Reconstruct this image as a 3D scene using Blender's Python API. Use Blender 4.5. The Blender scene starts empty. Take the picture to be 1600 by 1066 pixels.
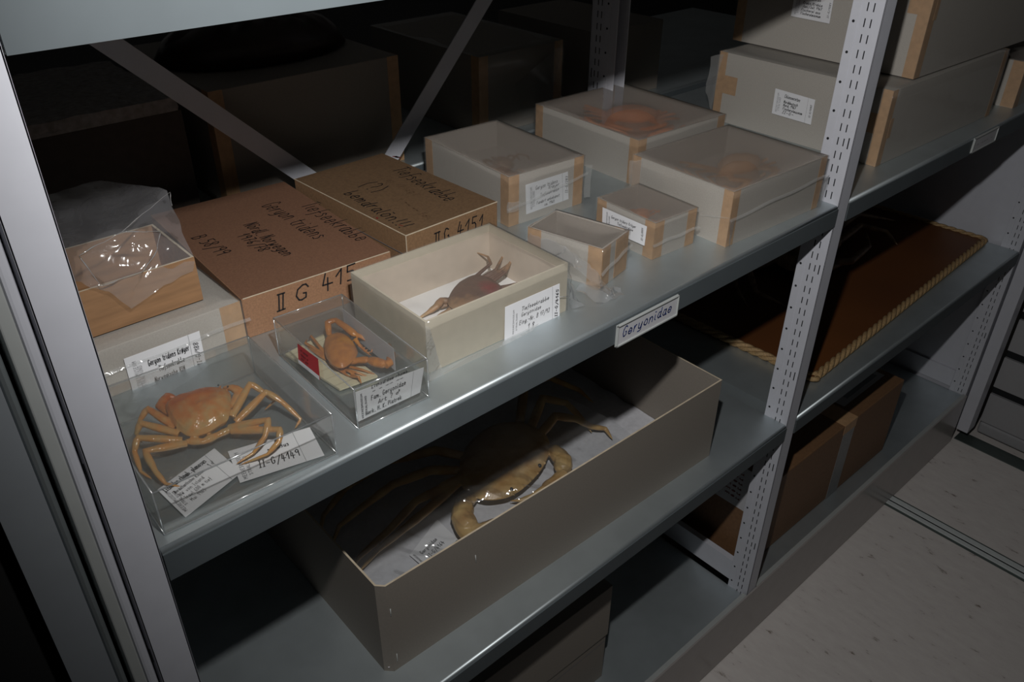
import bpy, bmesh, math, random
from mathutils import Vector, Matrix, noise

sc = bpy.context.scene
COL = sc.collection
PI = math.pi

# ------------------------------------------------------------------ camera
F_PX = 1297.05
YAW, PITCH, ROLL = 0.832193, 0.568855, 0.008336
CAM = Vector((0, 0, 1.85225))
_f = Vector((math.cos(YAW)*math.cos(PITCH), math.sin(YAW)*math.cos(PITCH), -math.sin(PITCH)))
_r = Vector((math.sin(YAW), -math.cos(YAW), 0)); _u = _r.cross(_f)
_c, _s = math.cos(ROLL), math.sin(ROLL)
R_, U_ = _c*_r + _s*_u, -_s*_r + _c*_u
cd = bpy.data.cameras.new('camera'); cam = bpy.data.objects.new('camera', cd); COL.objects.link(cam)
cd.sensor_width = 36; cd.lens = 36*F_PX/1600; cd.clip_start = 0.02; cd.clip_end = 50
cam.matrix_world = Matrix(((R_.x, U_.x, -_f.x, CAM.x), (R_.y, U_.y, -_f.y, CAM.y), (R_.z, U_.z, -_f.z, CAM.z), (0, 0, 0, 1)))
sc.camera = cam

# ------------------------------------------------------------------ world and light
w = bpy.data.worlds.new('world'); sc.world = w; w.use_nodes = True
w.node_tree.nodes['Background'].inputs[0].default_value = (0.8, 0.88, 1, 1)
w.node_tree.nodes['Background'].inputs[1].default_value = 0.009
FL = Vector((0.21, 0.190, 2.000))
ld = bpy.data.lights.new('camera_flash', 'SPOT'); flash = bpy.data.objects.new('camera_flash', ld); COL.objects.link(flash)
ld.energy = 45.0; ld.shadow_soft_size = 0.015; ld.spot_size = math.radians(140); ld.spot_blend = 1.0
ld.color = (1.0, 0.985, 0.97)
flash.location = FL
AIM = (_f + R_*(150/F_PX) + U_*(200/F_PX)).normalized()
flash.rotation_euler = AIM.to_track_quat('-Z', 'Y').to_euler()
vs = sc.view_settings
vs.view_transform = 'Standard'; vs.look = 'None'; vs.exposure = 0.0; vs.gamma = 1.0; vs.use_curve_mapping = False
sc.cycles.transparent_max_bounces = 32
sc.cycles.max_bounces = 10
sc.cycles.use_denoising = True
sc.cycles.sample_clamp_indirect = 3.0

# ------------------------------------------------------------------ photo pixel to place
def ray(px, py): return _f + R_*((px-800)/F_PX) - U_*((py-533)/F_PX)
def at(px, py, z=None, y=None, x=None, plane=None):
    d = ray(px, py)
    if z is not None: t = (z-CAM.z)/d.z
    elif y is not None: t = (y-CAM.y)/d.y
    elif x is not None: t = (x-CAM.x)/d.x
    else:
        p0, n = plane; t = (p0-CAM).dot(n)/d.dot(n)
    return CAM + d*t

# levels
ZS0, ZS1, ZS2, ZS3 = 1.757, 1.2464, 0.7361, 0.1998
YF = 0.645
YB = 1.285

# ------------------------------------------------------------------ materials
def new_mat(name):
    m = bpy.data.materials.new(name); m.use_nodes = True
    nt = m.node_tree; b = nt.nodes['Principled BSDF']
    return m, nt, b
def hexl(r, g, b):
    f = lambda c: ((c/255+0.055)/1.055)**2.4 if c/255 > 0.04045 else c/255/12.92
    return (f(r), f(g), f(b), 1)
def surf(name, col, rough=0.6, metal=0.0, spec=0.5, nscale=60, namt=0.12, bump=0.0, bscale=200, stretch=(1, 1, 1), col2=None, detail=4, coat=0, spots=()):
    m, nt, b = new_mat(name)
    tc = nt.nodes.new('ShaderNodeTexCoord'); mp = nt.nodes.new('ShaderNodeMapping')
    mp.inputs['Scale'].default_value = stretch
    nt.links.new(tc.outputs['Object'], mp.inputs[0])
    n = nt.nodes.new('ShaderNodeTexNoise'); n.inputs['Scale'].default_value = nscale; n.inputs['Detail'].default_value = detail
    nt.links.new(mp.outputs[0], n.inputs['Vector'])
    mx = nt.nodes.new('ShaderNodeMix'); mx.data_type = 'RGBA'
    c = col
    c2 = col2 or tuple(x*(1-namt*2) for x in c[:3]) + (1,)
    mx.inputs[6].default_value = c; mx.inputs[7].default_value = c2
    rp = nt.nodes.new('ShaderNodeMapRange'); rp.inputs[1].default_value = 0.3; rp.inputs[2].default_value = 0.7
    nt.links.new(n.outputs[0], rp.inputs[0]); nt.links.new(rp.outputs[0], mx.inputs[0])
    cur = mx.outputs[2]
    for (px_, py_, pz_, rad, sc_) in spots:
        d = nt.nodes.new('ShaderNodeVectorMath'); d.operation = 'DISTANCE'; d.inputs[1].default_value = (px_, py_, pz_)
        nt.links.new(tc.outputs['Object'], d.inputs[0])
        ad = nt.nodes.new('ShaderNodeMath'); ad.operation = 'MULTIPLY_ADD'; ad.inputs[1].default_value = rad*0.9; nt.links.new(n.outputs[0], ad.inputs[0]); nt.links.new(d.outputs['Value'], ad.inputs[2])
        r2 = nt.nodes.new('ShaderNodeMapRange'); r2.inputs[1].default_value = rad*0.95; r2.inputs[2].default_value = rad*1.75; r2.inputs[3].default_value = 1; r2.inputs[4].default_value = 0
        nt.links.new(ad.outputs[0], r2.inputs[0])
        m3 = nt.nodes.new('ShaderNodeMix'); m3.data_type = 'RGBA'; m3.inputs[7].default_value = sc_
        nt.links.new(r2.outputs[0], m3.inputs[0]); nt.links.new(cur, m3.inputs[6]); cur = m3.outputs[2]
    nt.links.new(cur, b.inputs['Base Color'])
    b.inputs['Roughness'].default_value = rough; b.inputs['Metallic'].default_value = metal
    b.inputs['Specular IOR Level'].default_value = spec
    b.inputs['Coat Weight'].default_value = coat
    if bump:
        n2 = nt.nodes.new('ShaderNodeTexNoise'); n2.inputs['Scale'].default_value = bscale; n2.inputs['Detail'].default_value = 3
        nt.links.new(mp.outputs[0], n2.inputs['Vector'])
        bp = nt.nodes.new('ShaderNodeBump'); bp.inputs['Strength'].default_value = bump; bp.inputs['Distance'].default_value = 0.002
        nt.links.new(n2.outputs[0], bp.inputs['Height']); nt.links.new(bp.outputs[0], b.inputs['Normal'])
    return m
def clear(name, haze=0.05, hcol=(0.8, 0.8, 0.8, 1), gloss=0.06, rough=0.05, bump=0.0, bscale=40, tint=(0.97, 0.98, 0.98, 1), blur=0.0, stretch=(1, 1, 1), fres=0.28):
    """thin plastic sheet: see-through, slightly milky, with a reflective skin"""
    m = bpy.data.materials.new(name); m.use_nodes = True; nt = m.node_tree
    for n in list(nt.nodes): nt.nodes.remove(n)
    out = nt.nodes.new('ShaderNodeOutputMaterial')
    tr = nt.nodes.new('ShaderNodeBsdfTransparent'); tr.inputs[0].default_value = tint
    cur = tr
    if blur:
        rf = nt.nodes.new('ShaderNodeBsdfRefraction'); rf.inputs['Roughness'].default_value = 0.22; rf.inputs['IOR'].default_value = 1.12
        m0 = nt.nodes.new('ShaderNodeMixShader'); m0.inputs[0].default_value = blur
        nt.links.new(cur.outputs[0], m0.inputs[1]); nt.links.new(rf.outputs[0], m0.inputs[2]); cur = m0
    df = nt.nodes.new('ShaderNodeBsdfDiffuse'); df.inputs[0].default_value = hcol
    tl = nt.nodes.new('ShaderNodeBsdfTranslucent'); tl.inputs[0].default_value = hcol
    md = nt.nodes.new('ShaderNodeMixShader'); md.inputs[0].default_value = 0.35
    nt.links.new(df.outputs[0], md.inputs[1]); nt.links.new(tl.outputs[0], md.inputs[2])
    m1 = nt.nodes.new('ShaderNodeMixShader'); m1.inputs[0].default_value = haze
    nt.links.new(cur.outputs[0], m1.inputs[1]); nt.links.new(md.outputs[0], m1.inputs[2])
    gl = nt.nodes.new('ShaderNodeBsdfGlossy'); gl.inputs['Roughness'].default_value = rough
    fr = nt.nodes.new('ShaderNodeLayerWeight'); fr.inputs[0].default_value = 0.25
    ma = nt.nodes.new('ShaderNodeMath'); ma.operation = 'MULTIPLY_ADD'; ma.inputs[1].default_value = fres; ma.inputs[2].default_value = gloss
    nt.links.new(fr.outputs['Fresnel'], ma.inputs[0])
    m2 = nt.nodes.new('ShaderNodeMixShader'); nt.links.new(ma.outputs[0], m2.inputs[0])
    nt.links.new(m1.outputs[0], m2.inputs[1]); nt.links.new(gl.outputs[0], m2.inputs[2])
    if bump:
        tc = nt.nodes.new('ShaderNodeTexCoord'); mp = nt.nodes.new('ShaderNodeMapping'); mp.inputs['Scale'].default_value = stretch
        nt.links.new(tc.outputs['Object'], mp.inputs[0])
        n2 = nt.nodes.new('ShaderNodeTexNoise'); n2.inputs['Scale'].default_value = bscale; n2.inputs['Detail'].default_value = 2; n2.inputs['Distortion'].default_value = 1.2
        nt.links.new(mp.outputs[0], n2.inputs['Vector'])
        bp = nt.nodes.new('ShaderNodeBump'); bp.inputs['Strength'].default_value = bump; bp.inputs['Distance'].default_value = 0.004
        nt.links.new(n2.outputs[0], bp.inputs['Height']); nt.links.new(bp.outputs[0], gl.inputs['Normal'])
    nt.links.new(m2.outputs[0], out.inputs[0])
    return m
M = {}
M['zinc'] = surf('zinc', (0.58, 0.64, 0.66, 1), rough=0.47, metal=0.82, nscale=14, namt=0.06, bump=0.03, bscale=160)
M['zinc_shaded'] = surf('zinc_shaded', (0.085, 0.10, 0.108, 1), rough=0.6, metal=0.0, spec=0.3, nscale=14, namt=0.05)  # darker copy of zinc, shade of the upright lip put into the colour
M['paint'] = surf('paint', (0.54, 0.55, 0.60, 1), rough=0.45, nscale=40, namt=0.02)
M['paint_dark'] = surf('paint_dark', (0.24, 0.26, 0.28, 1), rough=0.5, nscale=40, namt=0.02)
M['alu'] = surf('alu', (0.44, 0.46, 0.45, 1), rough=0.5, metal=0.15, nscale=30, namt=0.03)
M['hole'] = surf('hole', (0.008, 0.009, 0.011, 1), rough=0.9, namt=0)
M['gap_black'] = surf('gap_black', (0.01, 0.01, 0.01, 1), rough=0.8, namt=0)  # black that paints the darkness of the gap at far left
M['plinth'] = surf('plinth', (0.36, 0.335, 0.32, 1), rough=0.25, nscale=20, namt=0.03)
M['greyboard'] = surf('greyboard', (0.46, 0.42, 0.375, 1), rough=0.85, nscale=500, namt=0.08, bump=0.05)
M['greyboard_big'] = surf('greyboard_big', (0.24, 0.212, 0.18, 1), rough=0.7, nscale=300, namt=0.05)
M['cardcream'] = surf('cardcream', (0.52, 0.46, 0.36, 1), rough=0.6, nscale=60, namt=0.04)
M['cardinner'] = surf('cardinner', (0.56, 0.47, 0.38, 1), rough=0.8, nscale=60, namt=0.04)
M['kraft'] = surf('kraft', (0.33, 0.175, 0.095, 1), rough=0.8, nscale=350, namt=0.14, bump=0.05)
M['kraft_ol'] = surf('kraft_ol', (0.26, 0.15, 0.075, 1), rough=0.75, nscale=250, namt=0.14, bump=0.05)
M['kraft_gr'] = surf('kraft_gr', (0.33, 0.18, 0.085, 1), rough=0.75, nscale=120, namt=0.14, stretch=(0.12, 1, 1))
M['kraft_top'] = surf('kraft_top', (0.20, 0.098, 0.055, 1), rough=0.8, nscale=350, namt=0.12, bump=0.05)
M['kraft_top_ol'] = surf('kraft_top_ol', (0.17, 0.098, 0.048, 1), rough=0.75, nscale=250, namt=0.14, bump=0.05)
M['carton'] = surf('carton', (0.20, 0.105, 0.05, 1), rough=0.6, nscale=120, namt=0.1)
M['tape'] = surf('tape', (0.48, 0.29, 0.15, 1), rough=0.5, nscale=80, namt=0.1)
M['tape_clear'] = surf('tape_clear', (0.22, 0.22, 0.22, 1), rough=0.3, nscale=60, namt=0.1)
M['edge'] = surf('edge', (0.62, 0.52, 0.38, 1), rough=0.7)
M['paper'] = surf('paper', (0.74, 0.74, 0.76, 1), rough=0.75, nscale=20, namt=0.02)
M['paper_dark'] = surf('paper_dark', (0.5, 0.5, 0.52, 1), rough=0.7, nscale=20, namt=0.02)
M['tissue'] = surf('tissue', (0.62, 0.62, 0.65, 1), rough=0.9, nscale=120, namt=0.06, bump=0.2, bscale=60)
M['whitebase'] = surf('whitebase', (0.78, 0.76, 0.74, 1), rough=0.8, nscale=60, namt=0.02)
M['creamcard'] = surf('creamcard', (0.62, 0.56, 0.38, 1), rough=0.8, nscale=60, namt=0.05)
M['ink'] = surf('ink', (0.012, 0.012, 0.014, 1), rough=0.5, namt=0)
M['ink_grey'] = surf('ink_grey', (0.10, 0.10, 0.11, 1), rough=0.6, namt=0)
M['ink_faint'] = surf('ink_faint', (0.15, 0.085, 0.045, 1), rough=0.7, namt=0)
M['ink_blue'] = surf('ink_blue', (0.012, 0.035, 0.18, 1), rough=0.5, namt=0)
M['ink_red'] = surf('ink_red', (0.22, 0.012, 0.012, 1), rough=0.6, namt=0)
M['red'] = surf('red', (0.50, 0.008, 0.018, 1), rough=0.5, namt=0.04)
M['darkred'] = surf('darkred', (0.16, 0.004, 0.01, 1), rough=0.5, namt=0.04)
M['acrylic'] = clear('acrylic', haze=0.035, gloss=0.025, rough=0.03, tint=(0.95, 0.955, 0.95, 1))
M['acrylic_edge'] = clear('acrylic_edge', haze=0.30, gloss=0.25, rough=0.12, hcol=(0.75, 0.78, 0.8, 1))
M['film'] = clear('film', haze=0.10, gloss=0.03, rough=0.10, bump=0.5, bscale=16, hcol=(0.8, 0.78, 0.75, 1), stretch=(1, 1, 0.6))
M['film_top'] = clear('film_top', haze=0.24, gloss=0.03, rough=0.25, bump=0.3, bscale=14, hcol=(0.80, 0.70, 0.62, 1), blur=0.62)
M['film_thin'] = clear('film_thin', haze=0.07, gloss=0.012, rough=0.14, bump=0.35, bscale=12)
M['film_seam'] = clear('film_seam', haze=0.22, gloss=0.06, rough=0.15, bump=0.5, bscale=60, hcol=(0.85, 0.84, 0.82, 1))
M['film_bag'] = clear('film_bag', haze=0.15, gloss=0.05, rough=0.10, bump=1.0, bscale=26, hcol=(0.8, 0.8, 0.84, 1))
M['film_gloss'] = clear('film_gloss', haze=0.06, gloss=0.09, rough=0.07, bump=0.25, bscale=30)
M['film_crease'] = clear('film_crease', haze=0.15, gloss=0.35, rough=0.16, hcol=(0.9, 0.9, 0.9, 1))
M['film_loop'] = clear('film_loop', haze=0.5, gloss=0.4, rough=0.1, hcol=(0.9, 0.9, 0.9, 1))
M['cord'] = surf('rope_fibre', (0.46, 0.30, 0.14, 1), rough=0.7, nscale=300, namt=0.25, stretch=(1, 1, 1))
M['rust'] = surf('rust_board', (0.13, 0.046, 0.013, 1), rough=0.5, nscale=3, col2=(0.09, 0.033, 0.012, 1), bump=0.02, spec=0.3)
M['floor'] = surf('lino', (0.50, 0.48, 0.455, 1), rough=0.45, nscale=4, namt=0.02)
M['steel'] = surf('steel', (0.75, 0.80, 0.79, 1), rough=0.4, metal=0.1, namt=0.05)
M['steel_dark'] = surf('steel_dark', (0.14, 0.17, 0.16, 1), rough=0.45, metal=0.6, namt=0.05)
M['cabinet'] = surf('cabinet', (0.34, 0.34, 0.35, 1), rough=0.5, namt=0.02)
M['wall'] = surf('wall', (0.22, 0.22, 0.215, 1), rough=0.9, nscale=8, namt=0.03)
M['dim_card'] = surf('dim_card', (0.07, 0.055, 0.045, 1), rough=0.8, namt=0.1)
M['foam'] = surf('foam', (0.34, 0.31, 0.29, 1), rough=0.95, nscale=90, namt=0.2, bump=0.8, bscale=90)
M['crab_a'] = surf('crab_a', (0.56, 0.24, 0.06, 1), rough=0.2, nscale=110, col2=(0.46, 0.30, 0.12, 1), bump=0.55, bscale=150, coat=0.3, detail=3, spots=((0.004, 0.026, 0.032, 0.050, (0.44, 0.11, 0.025, 1)),))
M['crab_b'] = surf('crab_b', (0.52, 0.21, 0.045, 1), rough=0.25, nscale=90, col2=(0.36, 0.13, 0.035, 1), bump=0.5, bscale=150, coat=0.25, spots=((0.036, -0.012, 0.010, 0.018, (0.58, 0.31, 0.20, 1)), (0.004, 0.002, 0.02, 0.014, (0.56, 0.23, 0.02, 1))))
M['crab_c'] = surf('crab_c', (0.52, 0.37, 0.18, 1), rough=0.55, nscale=80, col2=(0.46, 0.24, 0.11, 1), bump=0.4, bscale=120, spots=((-0.004, 0.0, 0.015, 0.085, (0.14, 0.08, 0.055, 1)), (0.0, -0.026, 0.01, 0.016, (0.22, 0.045, 0.04, 1))))
M['crab_uleg'] = surf('crab_uleg', (0.56, 0.38, 0.15, 1), rough=0.35, nscale=30, col2=(0.36, 0.19, 0.06, 1), bump=0.3, bscale=90, spots=((0.0, 0.03, 0.05, 0.085, (0.70, 0.55, 0.41, 1)),))
M['dark'] = surf('dark_shell', (0.03, 0.012, 0.006, 1), rough=0.4, nscale=30)
M['spider'] = surf('spider_shell', (0.34, 0.22, 0.12, 1), rough=0.5, nscale=30, col2=(0.06, 0.03, 0.015, 1), bump=0.4, bscale=120)
M['crab_or'] = surf('crab_or', (0.80, 0.30, 0.13, 1), rough=0.5, nscale=30, bump=0.3)
M['crab_tan'] = surf('crab_tan', (0.55, 0.30, 0.15, 1), rough=0.5, nscale=30, bump=0.3)
M['crab_br'] = surf('crab_br', (0.30, 0.17, 0.10, 1), rough=0.5, nscale=30, bump=0.3)

def floor_mat():
    m, nt, b = new_mat('linoleum')
    tc = nt.nodes.new('ShaderNodeTexCoord')
    n = nt.nodes.new('ShaderNodeTexNoise'); n.inputs['Scale'].default_value = 45; n.inputs['Detail'].default_value = 6; n.inputs['Roughness'].default_value = 0.7
    mp = nt.nodes.new('ShaderNodeMapping'); mp.inputs['Scale'].default_value = (1, 0.35, 1); mp.inputs['Rotation'].default_value = (0, 0, 0.9)
    nt.links.new(tc.outputs['Object'], mp.inputs[0]); nt.links.new(mp.outputs[0], n.inputs['Vector'])
    r = nt.nodes.new('ShaderNodeValToRGB'); e = r.color_ramp.elements
    e[0].position = 0.30; e[0].color = (0.22, 0.17, 0.13, 1); e[1].position = 0.38; e[1].color = (0.74, 0.69, 0.66, 1)
    e2 = e.new(0.70); e2.color = (0.82, 0.78, 0.74, 1)
    nt.links.new(n.outputs[0], r.inputs[0]); nt.links.new(r.outputs[0], b.inputs['Base Color'])
    b.inputs['Roughness'].default_value = 0.5
    return m
M['lino'] = floor_mat()

# ------------------------------------------------------------------ mesh helpers
def link(name, bm, mats, parent=None, smooth=False, loc=None, rot=0, bevel=0, bseg=2):
    me = bpy.data.meshes.new(name); bm.normal_update(); bm.to_mesh(me); bm.free()
    o = bpy.data.objects.new(name, me); COL.objects.link(o)
    for m in (mats if isinstance(mats, (list, tuple)) else [mats]): me.materials.append(m)
    if smooth:
        for p in me.polygons: p.use_smooth = True
    if parent: o.parent = parent
    if loc is not None: o.location = loc
    if rot: o.rotation_euler = (0, 0, rot)
    if bevel:
        b = o.modifiers.new('bevel', 'BEVEL'); b.width = bevel; b.segments = bseg; b.limit_method = 'ANGLE'; b.harden_normals = False
    return o
def thing(name, label, cat, loc=(0, 0, 0), rz=0, group=None):
    o = bpy.data.objects.new(name, None); COL.objects.link(o); o.location = loc; o.rotation_euler = (0, 0, rz)
    o.empty_display_size = 0.05
    return tag(o, label, cat, group)
def tag(o, label, cat, group=None, kind=None):
    if label: o['label'] = label
    if cat: o['category'] = cat
    if group: o['group'] = group
    if kind: o['kind'] = kind
    return o
def quad(bm, pts, mi=0):
    f = bm.faces.new([bm.verts.new(p) for p in pts]); f.material_index = mi; return f
def box(bm, x0, x1, y0, y1, z0, z1, mi=0):
    v = [bm.verts.new((x, y, z)) for z in (z0, z1) for y in (y0, y1) for x in (x0, x1)]
    for a in ((0, 2, 3, 1), (4, 5, 7, 6), (0, 1, 5, 4), (2, 6, 7, 3), (0, 4, 6, 2), (1, 3, 7, 5)):
        f = bm.faces.new([v[i] for i in a]); f.material_index = mi
def bar(bm, a, b, wv, tv, mi=0):
    """straight bar from a to b, half-width vector wv, half-thickness vector tv"""
    a, b, wv, tv = map(Vector, (a, b, wv, tv))
    v = [bm.verts.new(p) for p in (a-wv-tv, a+wv-tv, a+wv+tv, a-wv+tv, b-wv-tv, b+wv-tv, b+wv+tv, b-wv+tv)]
    for q in ((3, 2, 1, 0), (4, 5, 6, 7), (0, 1, 5, 4), (1, 2, 6, 5), (2, 3, 7, 6), (3, 0, 4, 7)):
        f = bm.faces.new([v[i] for i in q]); f.material_index = mi
def sweep(bm, pts, rad, n=8, mi=0, flat=1.0):
    pts = [Vector(p) for p in pts]; rings = []
    up = Vector((0, 0, 1))
    for i, p in enumerate(pts):
        t = (pts[min(i+1, len(pts)-1)] - pts[max(i-1, 0)])
        if t.length < 1e-9: t = Vector((1, 0, 0))
        t.normalize()
        s = t.cross(up)
        if s.length < 0.05: s = t.cross(Vector((1, 0, 0)))
        s.normalize(); k = s.cross(t).normalized()
        rings.append([bm.verts.new(p + (s*math.cos(2*PI*j/n) + k*math.sin(2*PI*j/n)*flat)*rad[i]) for j in range(n)])
    for a, b in zip(rings, rings[1:]):
        for j in range(n):
            f = bm.faces.new((a[j], a[(j+1) % n], b[(j+1) % n], b[j])); f.material_index = mi; f.smooth = True
    for rg, rev in ((rings[0], 1), (rings[-1], 0)):
        f = bm.faces.new(rg[::-1] if rev else rg); f.material_index = mi

# ------------------------------------------------------------------ single-stroke lettering (handwriting and stamps)
G = {
 'a': '46 26 14 13 22 32 45 46 42 52', 'b': '19 12|14 35 44 43 32 12', 'c': '45 36 26 14 13 22 32 43', 'd': '46 26 14 13 22 32 45|49 42 52',
 'e': '14 44 45 36 26 14 13 22 32 43', 'f': '49 39 28 21 10|15 45', 'g': '46 26 14 13 22 32 45 46 41 30 10', 'h': '19 12|14 26 36 45 42',
 'i': '16 13 22|18 18', 'k': '19 12|46 14 42', 'l': '19 13 22', 'm': '16 12|14 26 35 32|34 46 55 52', 'n': '16 12|14 26 36 45 42',
 'o': '26 14 13 22 32 43 45 36 26', 'p': '16 10|15 36 45 43 32 13', 'q': '46 26 14 13 22 32 45|46 40', 'r': '16 12|14 26 36', 's': '45 26 15 34 43 32 12',
 't': '28 23 32 42|16 46', 'u': '16 13 22 32 45|46 42 52', 'v': '16 32 46', 'w': '16 22 34 42 56', 'x': '16 42|46 12', 'y': '16 13 22 32 45|46 41 30 10',
 'z': '16 46 12 42', 'ö': '26 14 13 22 32 43 45 36 26|28 28|38 38', 'ø': '26 14 13 22 32 43 45 36 26|47 11',
 'A': '12 39 52|24 44', 'B': '12 19 39 48 47 36 16|36 45 43 32 12', 'C': '48 39 29 17 14 22 32 43', 'D': '12 19 39 47 44 32 12', 'E': '49 19 12 42|16 36',
 'F': '49 19 12|16 36', 'G': '48 39 29 17 14 22 32 43 45 35', 'H': '19 12|49 42|16 46', 'I': '29 22|19 39|12 32', 'J': '49 43 32 22 13', 'K': '19 12|49 15 42',
 'L': '19 12 42', 'M': '12 19 35 59 52', 'N': '12 19 42 49', 'O': '29 17 14 22 32 44 47 39 29', 'P': '12 19 39 48 46 35 15', 'Q': '29 17 14 22 32 44 47 39 29|34 52',
 'R': '12 19 39 48 46 35 15|35 42', 'S': '48 39 29 18 17 45 44 32 22 13', 'T': '19 59|39 32', 'U': '19 13 22 32 43 49', 'V': '19 32 49', 'W': '19 22 36 42 59',
 'Z': '19 49 12 42', 'Ⅱ': '29 22|49 42|19 59|12 52',
 '0': '29 17 14 22 32 44 47 39 29', '1': '16 39 32', '2': '18 29 39 48 46 12 42', '3': '18 29 39 48 46 35 44 43 32 22 13', '4': '29 14 54|37 31', '5': '49 19 16 36 45 43 32 12',
 '6': '49 27 14 13 22 32 43 44 35 24', '7': '19 49 22|25 45', '8': '29 18 17 44 43 32 22 13 14 47 48 39 29', '9': '47 36 26 17 18 29 39 48 47 42',
 '/': '59 10', '|': '', '-': '15 45', '.': '22 22', ',': '22 11', '(': '49 26 24 31', ')': '29 46 44 31', '?': '18 29 39 48 46 35 34|32 32', '!': '29 24|22 22', ' ': '',
 '♂': '15 14 23 33 44 45 36 26 15|45 69|49 69 66', '♀': '28 17 16 25 35 46 47 38 28|35 31|23 43', '~': '14 25 24 35 34 45 44 55'}
NARROW = {'i': 3, 'l': 3, 'I': 4, 't': 4.6, '.': 3, ',': 3, '!': 3.4, ' ': 4, 'r': 4.4, 'f': 4.6, 'm': 6.4, 'M': 6.6, 'w': 6.6, 'W': 6.6, '1': 4.5, 'Ⅱ': 6.4, '♂': 7.5}
RND = random.Random(5)
def write(bm, s, o, u, v, h, pen, slant=0.18, jit=0.25, width=None, mi=0, wsc=0.62, lift=0.0004):
    """text s on the plane (o; u right, v up); h = cap height"""
    u, v, o = Vector(u).normalized(), Vector(v), Vector(o)
    v = (v - u*v.dot(u)).normalized(); n = u.cross(v); k = h/7.0
    adv = [NARROW.get(c, 5.4) for c in s]; tot = sum(adv)*k*wsc
    sx = (width/tot if width else 1.0)*wsc
    x = 0
    for ci, c in enumerate(s):
        dy = RND.uniform(-jit, jit)
        for st in G.get(c, '16 46 42 12').split('|'):
            P = []
            for q in st.split():
                gx, gy = int(q[0]), int(q[1]) - 2
                gx += RND.uniform(-jit, jit)*0.5; gy += RND.uniform(-jit, jit)*0.5 + dy
                P.append(o + u*((x + gx - 0.8 + slant*gy)*k*sx) + v*(gy*k) + n*lift)
            if not P: continue
            if len(P) == 2 and (P[0]-P[1]).length < pen*1.5: P = [P[0]-u*pen*0.5, P[0]+u*pen*0.5]
            for a, b in zip(P, P[1:]):
                d = b - a
                if d.length < 1e-7: continue
                d.normalize(); s_ = n.cross(d)*pen*0.5; e = d*pen*0.35
                quad(bm, (a-e-s_, b+e-s_, b+e+s_, a-e+s_), mi)
        x += adv[ci]
def label_card(parent, quadpts, lines, name='paper_label', mat='paper', text_name='handwriting', thick=0.0006, inkmat='ink', border=None):
    """paper label: quad BL, BR, TR, TL in the parent's space; lines: (text, x, y, h, rot90, pen, width) in card fractions"""
    bl, br, tr, tl = [Vector(p) for p in quadpts]
    u = (br-bl); v = (tl-bl); n = u.cross(v).normalized()*thick
    bm = bmesh.new(); a = [bm.verts.new(p) for p in (bl, br, tr, tl)]; b = [bm.verts.new(p+n) for p in (bl, br, tr, tl)]
    bm.faces.new(a[::-1]); bm.faces.new(b)
    for i in range(4): bm.faces.new((a[i], a[(i+1) % 4], b[(i+1) % 4], b[i]))
    c = link(name, bm, M[mat], parent)
    for L in lines:
        t, fx, fy, h, rot, pen, wd = L[:7]; pr = len(L) > 7
        bm = bmesh.new(); o = bl + u*fx + v*fy + n
        uu, vv = (v, -u) if rot else (u, v)
        W = wd*(v.length if rot else u.length) if wd else None
        write(bm, t, o, uu, vv, h*v.length, pen, slant=0 if pr else 0.2, jit=0 if pr else 0.3, width=W)
        link('printed_text' if pr else 'handwriting', bm, M['ink_grey' if pr else inkmat], c)
    for fx in (border or ()):
        bm = bmesh.new(); p0, p1 = bl+u*fx+n*1.6, tl+(tr-tl)*fx+n*1.6; s_ = u.normalized()*0.00018
        quad(bm, (p0-s_, p0+s_, p1+s_, p1-s_)); link('ruled_line', bm, M['ink_grey'], c)
    return c
def stamp(x=0.10, size=0.075, y=0.12, wd=0.76):
    return [('MEERESMUSEUM', x, y, size, True, 0.00035, wd, 1), ('STRALSUND', x+0.055, y+0.06, size, True, 0.00035, wd*0.72, 1)]

# ------------------------------------------------------------------ the room
def struct(name, bm, m, **k):
    o = link(name, bm, m, **k); o['kind'] = 'structure'; return o
X0, X1, Y0, Y1, ZC = -1.6, 4.4, -1.9, 2.6, 2.9
bm = bmesh.new(); box(bm, X0, X1, Y0, Y1, -0.1, 0); struct('floor', bm, M['lino'])
bm = bmesh.new(); box(bm, X0, X1, Y0, Y1, ZC, ZC+0.1); struct('ceiling', bm, M['wall'])
bm = bmesh.new(); box(bm, X0-0.1, X0, Y0, Y1, 0, ZC); struct('wall_left', bm, M['wall'])
bm = bmesh.new(); box(bm, X1, X1+0.1, Y0, Y1, 0, ZC); struct('wall_right', bm, M['wall'])
bm = bmesh.new(); box(bm, X0, X1, Y1, Y1+0.1, 0, ZC); struct('wall_back', bm, M['wall'])
bm = bmesh.new(); box(bm, X0, X1, Y0-0.1, Y0, 0, ZC); struct('wall_front', bm, M['wall'])

# rails let into the floor
def rail(x, label):
    t = thing('floor_rail', label, 'rail', (x, 0, 0))
    bm = bmesh.new(); box(bm, -0.030, 0.030, -1.8, 0.66, 0.0, 0.002); link('rail_bed', bm, M['steel_dark'], t)
    bm = bmesh.new(); box(bm, -0.022, -0.006, -1.8, 0.66, 0.002, 0.006); link('rail_strip', bm, M['steel'], t, bevel=0.001)
    bm = bmesh.new(); box(bm, 0.002, 0.022, -1.8, 0.66, 0.002, 0.005); link('rail_strip', bm, M['steel'], t, bevel=0.001)['label'] = 'wider flat rail strip'
    bm = bmesh.new(); box(bm, -0.006, 0.002, -1.8, 0.66, 0.002, 0.0028); link('rail_slot', bm, M['hole'], t)
rail(2.221, 'steel guide rail let into the speckled floor, running out from under the shelf plinth')

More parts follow.
